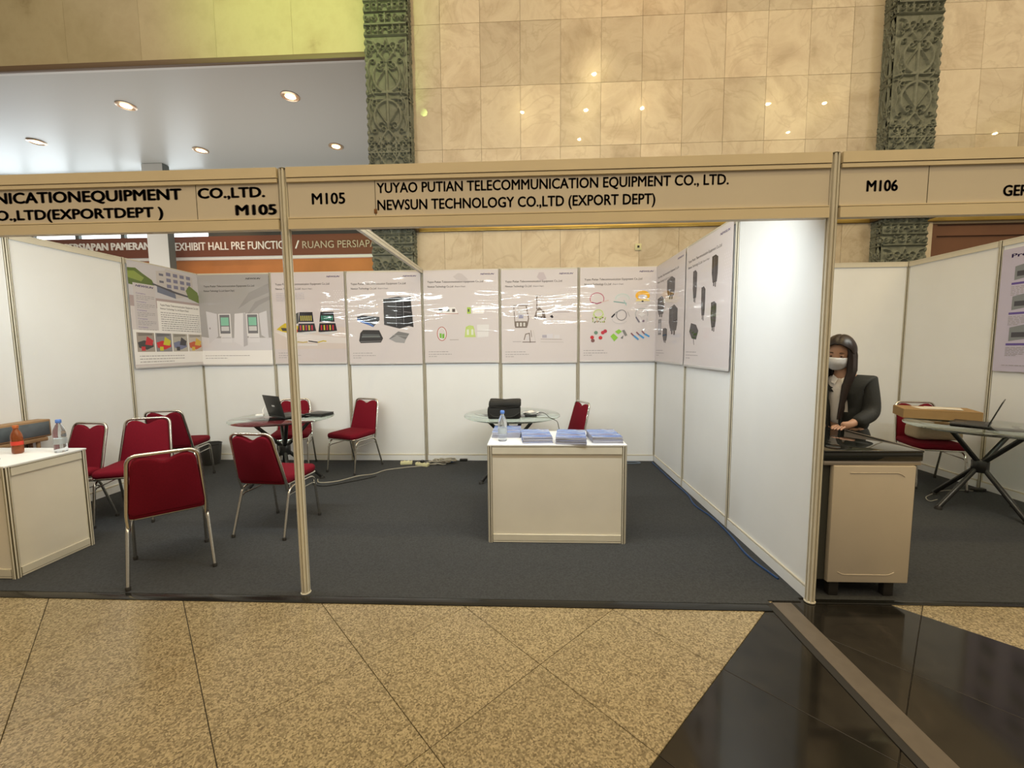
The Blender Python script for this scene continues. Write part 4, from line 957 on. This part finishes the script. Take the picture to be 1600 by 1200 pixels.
def art_frames(P):
    b1 = (.19, .155, .14)
    P.line([(.18, .40), (.165, .62), (.35, .62)], .010, b1); P.line([(.22, .41), (.22, .60)], .010, (.5, .48, .48)); P.line([(.33, .61), (.36, .48), (.34, .40)], .014, b1); P.rect(.18, .38, .34, .45, b1)
    for k in range(3): P.rect(.20+.045*k, .395, .225+.045*k, .435, (.62, .60, .60))
    P.rect(.22, .46, .30, .58, (.60, .58, .60)); P.rect(.23, .48, .29, .52, (.30, .30, .42))
    P.line([(.47, .72), (.47, .58)], .014, b1); P.line([(.455, .72), (.53, .72)], .008, b1); P.rect(.50, .58, .52, .70, (.55, .53, .55)); P.poly([(.43, .48), (.46, .56), (.50, .60), (.57, .55), (.59, .48)], b1); P.rect(.47, .50, .54, .56, (.66, .64, .66)); 
    for k in range(4): P.line([(.45+.04*k, .50), (.45+.04*k, .47)], .009, DK)
    P.line([(.67, .545), (.90, .545)], .007, (.30, .26, .27)); P.poly([(.64, .50), (.67, .515), (.69, .49), (.67, .48)], DK)
    P.line([(.39, .35), (.40, .28)], .007, b1); P.line([(.42, .35), (.45, .23)], .008, (.55, .52, .52)); P.line([(.30, .25), (.32, .31), (.37, .32), (.38, .22)], .011, b1); P.line([(.28, .225), (.45, .225)], .010, b1); P.rect(.33, .24, .37, .29, (.60, .58, .62))
    P.rect(.54, .27, .60, .30, (.40, .38, .46)); P.rect(.60, .265, .68, .31, (.62, .60, .66)); P.line([(.52, .255), (.80, .25)], .006, (.35, .30, .30)); P.line([(.52, .225), (.82, .22)], .005, (.45, .42, .42)); P.rect(.70, .26, .77, .30, (.64, .62, .66)); P.line([(.15, .23), (.26, .23)], .005, GY)
    P.poly([(.47, .92), (.50, .97), (.56, .97), (.60, .90), (.52, .88)], (.52, .46, .50))
def art_cords(P):
    P.ring(.22, .67, .09, .065, .008, (.42, .06, .14), -30, 210); P.line([(.15, .635), (.22, .62), (.28, .635)], .012, (.30, .05, .12)); P.line([(.28, .635), (.37, .655)], .010, (.60, .45, .42))
    P.ring(.55, .665, .09, .055, .008, (.45, .62, .60), 0, 180); P.line([(.44, .64), (.53, .63), (.60, .62)], .012, (.20, .36, .36)); P.line([(.57, .65), (.60, .60)], .012, (.35, .50, .50)); P.ring(.55, .66, .07, .04, .006, (.55, .68, .66), 0, 180)
    for k in range(3): P.ring(.81, .70-.008*k, .085-.008*k, .045-.006*k, .015, (.85, .45, .03))
    P.poly([(.73, .66), (.89, .66), (.91, .64), (.72, .64)], (.80, .66, .30)); P.line([(.76, .615), (.88, .62)], .010, (.75, .72, .66)); P.ell(.81, .64, .015, .008, DK)
    P.ring(.24, .515, .06, .04, .009, (.45, .62, .12)); P.ring(.24, .50, .07, .035, .006, (.55, .68, .30)); rn = random.Random(5)
    for k in range(26): u, v = .16+.17*rn.random(), .41+.06*rn.random(); P.rect(u, v, u+.012, v+.012, [(.20, .34, .06), (.36, .22, .08), (.10, .12, .05), (.45, .6, .15)][k % 4])
    P.ring(.54, .495, .065, .055, .009, (.20, .19, .21)); P.line([(.42, .48), (.47, .525), (.54, .55)], .010, (.25, .25, .26)); P.line([(.415, .475), (.45, .505)], .018, DK); P.ring(.52, .455, .10, .05, .004, (.42, .41, .43), 180, 330); P.line([(.62, .53), (.645, .48)], .005, GY)
    P.ring(.80, .505, .08, .06, .008, (.42, .44, .46), -20, 210); P.line([(.73, .47), (.77, .42)], .016, (.16, .15, .20)); P.ell(.825, .43, .016, .012, (.16, .10, .14)); P.line([(.87, .46), (.875, .43)], .01, (.5, .5, .52)); P.poly([(.75, .50), (.80, .52), (.86, .50), (.80, .475)], (.72, .70, .72))
    for u, v, c in ((.16, .26, (.50, .04, .05)), (.27, .255, (.50, .04, .05)), (.30, .31, (.50, .05, .07)), (.21, .31, (.15, .26, .20)), (.17, .225, (.20, .10, .10)), (.33, .325, (.45, .05, .08))): P.ell(u, v, .026, .020, c, 8)
    P.poly([(.40, .27), (.44, .30), (.50, .255), (.45, .215)], (.24, .52, .05)); P.poly([(.46, .32), (.51, .345), (.55, .32), (.50, .29)], (.24, .52, .05)); P.poly([(.55, .33), (.58, .34), (.62, .28), (.59, .27)], (.20, .20, .20)); P.poly([(.53, .25), (.57, .28), (.56, .24)], (.15, .15, .16))
    for k in range(3): P.line([(.67+.07*k, .30+.01*k), (.70+.07*k, .275+.01*k)], .016, (.22, .10, .14)); P.line([(.71+.07*k, .27+.01*k), (.76+.07*k, .235+.015*k)], .022, (.08, .30, .62))
def clos(P, u, v, w, h, lean=0., pointed=True):
    P.poly([(u-w*.5+lean, v+h*.5), (u+w*.1+lean, v+h*(.60 if pointed else .52)), (u+w*.5+lean, v+h*.42), (u+w*.5, v-h*.1), (u+w*.38, v-h*.38), (u-w*.3, v-h*.38), (u-w*.5, v-.05*h)], DK)
    P.line([(u-w*.1+lean, v+h*.45), (u-w*.1, v-h*.3)], .006, (.12, .12, .13)); P.rect(u-w*.2, v-h*.5, u-w*.02, v-h*.36, DK); P.rect(u+w*.08, v-h*.54, u+w*.25, v-h*.36, (.07, .06, .06))
def art_domes(P):
    clos(P, .56, .71, .27, .19); clos(P, .20, .56, .26, .19); clos(P, .66, .40, .28, .25); P.rect(.11, .28, .24, .44, (.16, .16, .18)); P.rect(.13, .30, .17, .40, (.5, .5, .55)); P.rect(.19, .30, .22, .40, (.5, .5, .55)); clos(P, .38, .27, .16, .14, 0, False)
def art_joints(P):
    clos(P, .24, .655, .10, .25, 0, False); clos(P, .68, .715, .12, .22, 0, False); clos(P, .45, .50, .09, .25, 0, False); clos(P, .68, .385, .11, .21, 0, False); P.poly([(.13, .29), (.17, .36), (.30, .34), (.36, .29), (.31, .22), (.20, .23)], DK); P.line([(.24, .23), (.26, .18)], .010, DK)
def art_products(P):
    P.text('Product overview', .08, .80, .925, .955, LB, .03)
    for r_, v in enumerate((.74, .50, .25)):
        for k, u in enumerate((.10, .40, .70)):
            P.poly([(u+.02, v), (u+.02, v+.11), (u+.17, v+.135), (u+.18, v+.02)], (.20, .22, .25)); P.rect(u+.04, v+.03, u+.16, v+.07, (.05, .05, .07)); P.rect(u, v-.035, u+.18, v-.018, LB); P.para(u, u+.16, v-.055, 6, .013, GY, .005, k+r_)
    P.para(.08, .9, .05, 1, .02, GY, .004)
zP = 1.305
NB = ['showing a pair of open grey cabinets', 'showing open tool cases, behind the middle post', 'showing black racks and chassis', 'showing small green connector boxes', 'showing metal brackets and frames', 'showing nine looped cords and connectors']
ARTS = [art_cabinet, art_tools, art_racks, art_green, art_frames, art_cords]
for k in range(6):
    poster((-6+k+.02, 2.972, zP+(.004 if k % 2 else -.006)), 0, 'glossy poster on the rear wall '+NB[k], ARTS[k], head=(k > 0), bg=(.58, .53, .55) if k == 1 else BG)
poster((-5.972, 2.02, zP), PI/2, 'glossy poster on the left side wall with a building photo and text', art_company, head=False)
poster((-.028, 2.975, zP), -PI/2, 'glossy poster next to the corner on the right side wall, with dark pointed closures', art_domes)
poster((-.028, 1.985, zP-.01), -PI/2, 'glossy poster on the right side wall nearest the viewer, with tall black closures', art_joints)
o = poster((2.995, 1.96, 1.22), -PI/2, 'lavender product poster at the right edge, in the neighbouring stand', art_products, bg=(.50, .47, .62), head=False, group='posters of the neighbouring stand')
m_mat_film = mat('matt_film', (1, 1, 1), .5)
for ch in list(o.children):
    if ch.name.startswith('hanger'): bpy.data.objects.remove(ch)

# ------------------------------------------------------------------ the woman behind the showcase unit
def skin_mesh(name, verts, edges, radii, m, parent, sub=2, root=0, flat=None):
    me = bpy.data.meshes.new(name); me.from_pydata(verts, edges, []); me.materials.append(m)
    o = bpy.data.objects.new(name, me); COL.objects.link(o); o.parent = parent
    sk = o.modifiers.new('skin', 'SKIN'); sk.use_smooth_shade = True
    for i, r in enumerate(radii):
        d = me.skin_vertices[0].data[i]; d.radius = r if isinstance(r, tuple) else (r, r); d.use_root = (i == root)
    sb = o.modifiers.new('sub', 'SUBSURF'); sb.levels = sub; sb.render_levels = sub
    return o
def bake(o):
    dg = bpy.context.evaluated_depsgraph_get(); me = bpy.data.meshes.new_from_object(o.evaluated_get(dg)); o.modifiers.clear(); o.data = me
    me.polygons.foreach_set('use_smooth', [True]*len(me.polygons)); return o
m_skin = mat('skin', (.47, .27, .18), .5); m_hair = mat('dark_hair', (.020, .012, .010), .38, var=.3, vscale=25.)
m_blazer = mat('black_blazer', (.016, .017, .016), .75, bump=.2, bscale=60.); m_shirt = mat('white_shirt', (.78, .74, .71), .7, bump=.2, bscale=40.); m_mask = mat('white_mask', (.70, .71, .74), .7)
wx, wy = .785, .87
wm = thing('person', 'person with long dark hair, white face mask and black blazer, standing behind the glass-topped unit', 'person', (wx, wy, .006), R(-56))
# local frame: facing -Y, her left is +X
HD = Vector((-.03, -.085, 1.425))        # head centre
V = []; E = []; RD = []
def jt(p, r, prev=None):
    V.append(p); RD.append(r); i = len(V)-1
    if prev is not None: E.append((prev, i))
    return i
pel = jt((0, 0, .82), (.135, .10)); wa = jt((0, -.01, .96), (.112, .085), pel); chs = jt((0, -.025, 1.12), (.135, .095), wa); ucs = jt((-.005, -.035, 1.215), (.10, .07), chs)
nk = jt((-.01, -.045, 1.275), .045, ucs); nk2 = jt((-.02, -.062, 1.325), .045, nk); hd0 = jt((-.026, -.075, 1.385), (.062, .070), nk2); hd1 = jt((-.03, -.08, 1.445), (.070, .085), hd0); hd2 = jt((-.03, -.075, 1.495), (.055, .065), hd1)
for s in (-1, 1):
    sh = jt((s*.125, -.01, 1.190), .036, ucs); el = jt((s*.165, -.05, .985), .038, sh); wr = jt((s*.13, -.28, .925), .026, el); hn = jt((s*.10, -.345, .916), (.034, .016), wr)
    hp = jt((s*.178-.0, .0, .80), .085, pel) if False else None
    hip = jt((s*.085, .0, .76), .088, pel); kn = jt((s*.09, -.01, .43), .058, hip); an = jt((s*.09, .02, .09), .036, kn); to = jt((s*.095, -.11, .035), .032, an)
body = bake(skin_mesh('body', V, E, RD, m_skin, wm))
# fingers on the glass
for s in (-1, 1):
    for k in range(4):
        x = s*(.077+.017*k); L = (.052, .060, .056, .044)[k]
        MB().tube([(x, -.358, .915), (x-s*.004, -.358-L*.5, .910), (x-s*.008, -.358-L, .898)], [.0078, .0072, .0058], m_skin, 8).build('finger', wm)
    MB().tube([(s*.078, -.325, .914), (s*.058, -.345, .910), (s*.050, -.365, .900)], [.009, .0085, .0065], m_skin, 8).build('thumb', wm)
# face: jaw, nose, eyes, brows
def ellipsoid(b, c, r, m, n=16, k=12, M=None):
    vs = []; fs = []
    for i in range(k+1):
        th = PI*i/k
        for j in range(n):
            a = 2*PI*j/n; p = Vector((r[0]*math.sin(th)*math.cos(a), r[1]*math.sin(th)*math.sin(a), r[2]*math.cos(th)))
            vs.append((M @ p if M else p)+Vector(c))
    for i in range(k):
        for j in range(n): fs.append((i*n+j, (i+1)*n+j, (i+1)*n+(j+1) % n, i*n+(j+1) % n))
    b.add(vs, fs, m, True)
Hd = bpy.data.objects.new('head', None); COL.objects.link(Hd); Hd.parent = wm; Hd.location = HD; Hd.rotation_euler = (R(18), R(5), R(9))
b = MB(); vs = []; fs = []; n = 28; kk = 22
for i in range(kk+1):
    th = PI*i/kk; z = math.cos(th)
    for j in range(n):
        a = 2*PI*j/n; x, y = math.sin(th)*math.cos(a), math.sin(th)*math.sin(a)
        jaw = 1-.34*max(0, -z)**1.3; px, py, pz = .074*x*jaw, .088*y*(1-.18*max(0, -z)), .108*z
        if y < 0:
            py += .012*max(0, 1-abs(x)*2.2)*math.exp(-((z+.12)/.18)**2)*(-1)          # nose bridge and tip
            for ex in (-.42, .42): py += .007*math.exp(-((x-ex)/.17)**2-((z-.06)/.10)**2)   # eye sockets
        vs.append((px, py, pz))
for i in range(kk):
    for j in range(n): fs.append((i*n+j, (i+1)*n+j, (i+1)*n+(j+1) % n, i*n+(j+1) % n))
b.add(vs, fs, m_skin, True); b.build('face', Hd)
for s in (-1, 1):
    b = MB(); ellipsoid(b, (s*.030, -.0745, .004), (.014, .006, .0075), mat('eye_white', (.6, .56, .52), .3)); ellipsoid(b, (s*.030, -.0795, .002), (.0065, .003, .0065), m_hair); ellipsoid(b, (s*.030, -.0765, .0075), (.016, .007, .006), m_skin); b.build('eye', Hd)
    MB().tube([(s*.014, -.080, .024), (s*.030, -.0835, .029), (s*.046, -.074, .025)], [.002, .0028, .0015], m_hair, 6).build('eyebrow', Hd)
    b = MB(); ellipsoid(b, (s*.074, .005, -.005), (.008, .017, .028), m_skin); b.build('ear', Hd)
# mask
b = MB(); vs = []; fs = []; nn, mm_ = 13, 9
for i in range(nn):
    u = -1+2*i/(nn-1)
    for j in range(mm_):
        v = j/(mm_-1); zt = -.004-.014*abs(u)**1.5; zb = -.108+.040*abs(u)**2
        z = zt+(zb-zt)*v; x = .070*math.sin(u*1.25)/math.sin(1.25); y = -.094+.062*abs(u)**2.0-.022*math.exp(-((v-.38)/.30)**2)*(1-abs(u)) + .030*max(0, v-.6)
        vs.append((x, y, z))
for i in range(nn-1):
    for j in range(mm_-1): fs.append((i*mm_+j, (i+1)*mm_+j, (i+1)*mm_+j+1, i*mm_+j+1))
b.add(vs, fs, m_mask, True); mk = b.build('face_mask', Hd); mk['label'] = 'white face mask'; so = mk.modifiers.new('t', 'SOLIDIFY'); so.thickness = .002
for s in (-1, 1): MB().tube([(s*.068, -.034, -.022), (s*.077, .0, -.005), (s*.079, .014, -.018), (s*.066, -.035, -.062)], .0014, m_mask, 6).build('ear_loop', Hd)
# hair: cap with centre parting, open to the face, and long side falls
b = MB(); vs = []; fs = []; n = 40; kk = 20
def hair_pt(th, a):
    x, y, z = math.sin(th)*math.cos(a), math.sin(th)*math.sin(a), math.cos(th)
    part = -.006*math.exp(-(x/.10)**2)*(z > 0) ; r = 1+.02*math.sin(a*11)
    return Vector((.090*x*r, .006+.103*y*r, .012+.118*z+part))
for j in range(n):
    a = 2*PI*j/n; front = max(0, -math.sin(a)); side = abs(math.cos(a))
    end = PI*(.30 if front > .55 and side < .83 else (.50 if front > .25 else .74))
    if front > .55: end = PI*(.27+.20*side**2)
    for i in range(kk+1): vs.append(hair_pt(end*i/kk, a))
for j in range(n):
    for i in range(kk): p, q = j*(kk+1)+i, ((j+1) % n)*(kk+1)+i; fs.append((p, q, q+1, p+1))
b.add(vs, fs, m_hair, True); hc_ = b.build('hair', Hd); so = hc_.modifiers.new('t', 'SOLIDIFY'); so.thickness = .012; so.offset = -1
b = MB(); rn = random.Random(3)
def lock(pts, r): b.tube([Vector(p) for p in pts], r, m_hair, 8)
for k in range(22):   # back and side falls, in world-of-body coordinates relative to the head
    a = R(-24+228*k/21); cx, cy = .082*math.cos(a), .006+.095*math.sin(a)
    fr_ = math.sin(a) < .15; L = .50 if fr_ else .36
    sx = 1 if cx > 0 else -1
    pts = [(cx*.9, cy*.9, .05), (cx*1.05, cy*1.02, -.02), (cx*1.12+sx*.006, cy*1.0+.004, -.12), (cx*1.10+rn.uniform(-.01, .01), cy*.95-(.03 if fr_ else 0), -.21), (cx*.98+rn.uniform(-.012, .012), cy*.9-(.065 if fr_ else .0), -.21-L*.45)]
    pts = [(x, y+min(z, 0)*.33, z) for x, y, z in pts]
    lock(pts, [.020, .024, .024, .021, .007])
hl = b.build('hair_fall', Hd)
# clothing grown on the same skeleton, a little larger
def cloth(name, pts, m, sub=2):
    V2 = []; E2 = []; R2 = []
    for p, r, pv in pts:
        V2.append(p); R2.append(r)
        if pv is not None: E2.append((pv, len(V2)-1))
    return bake(skin_mesh(name, V2, E2, R2, m, wm, sub))
cloth('trousers', [((0, 0, .84), (.150, .115), None), ((0, 0, .93), (.130, .10), 0), ((-.085, 0, .76), .098, 0), ((-.09, -.01, .43), .075, 2), ((-.09, .015, .10), .060, 3), ((.085, 0, .76), .098, 0), ((.09, -.01, .43), .075, 5), ((.09, .015, .10), .060, 6)], m_blazer)
cloth('shirt', [((0, -.012, .86), (.128, .105), None), ((0, -.022, .98), (.122, .102), 0), ((0, -.034, 1.12), (.128, .098), 1), ((-.005, -.040, 1.215), (.10, .078), 2), ((-.01, -.047, 1.268), .054, 3), ((-.11, -.015, 1.195), .046, 3), ((.11, -.015, 1.195), .046, 3)], m_shirt)
bl = cloth('blazer', [((0, .018, .80), (.180, .125), None), ((0, -.004, .96), (.150, .128), 0), ((0, -.016, 1.12), (.165, .138), 1), ((-.005, -.028, 1.215), (.135, .104), 2),
     ((-.130, -.005, 1.210), .072, 3), ((-.172, -.045, .985), .058, 4), ((-.150, -.25, .935), .043, 5), ((.130, -.005, 1.210), .074, 3), ((.174, -.045, .985), .058, 7), ((.150, -.25, .935), .043, 8)], m_blazer)
# open the blazer front over the shirt
bm = bmesh.new(); bm.from_mesh(bl.data)
kill = [f for f in bm.faces if f.calc_center_median().y < -.03 and -.06 < f.calc_center_median().x < .028 and f.calc_center_median().z > .80]
bmesh.ops.delete(bm, geom=kill, context='FACES'); bm.to_mesh(bl.data); bm.free()
so = bl.modifiers.new('t', 'SOLIDIFY'); so.thickness = .006
for s in (-1, .75):
    b = MB(); b.add([(s*.012, -.128, 1.235), (s*.055, -.10, 1.262), (s*.062, -.118, 1.205), (s*.026, -.140, 1.195), (s*.012, -.124, 1.233), (s*.055, -.095, 1.258), (s*.062, -.112, 1.203), (s*.026, -.134, 1.193)], [(0, 1, 2, 3), (7, 6, 5, 4), (0, 4, 5, 1), (1, 5, 6, 2), (2, 6, 7, 3), (3, 7, 4, 0)], m_shirt); b.build('collar', wm)
    o_ = -.015; MB().tube([(o_+s*.080, -.105, 1.24), (o_+s*.058, -.145, 1.14), (o_+s*.048, -.145, .99), (o_+s*.046, -.135, .86)], [.010, .013, .011, .008], m_blazer, 8).build('lapel', wm)
for s in (-1, 1):
    b = MB(); lumpy_box(b, (s*.095-.045, -.15, .0), (s*.095+.045, .06, .075), m_rubber, .025, 2, .0, 0.); b.build('shoe', wm)
for k in range(4): MB().lathe([(.005, 0), (.005, .002)], m_paper, 8).build('button', wm, (0, -.137, 1.17-.06*k)).rotation_euler = (PI/2, 0, 0)
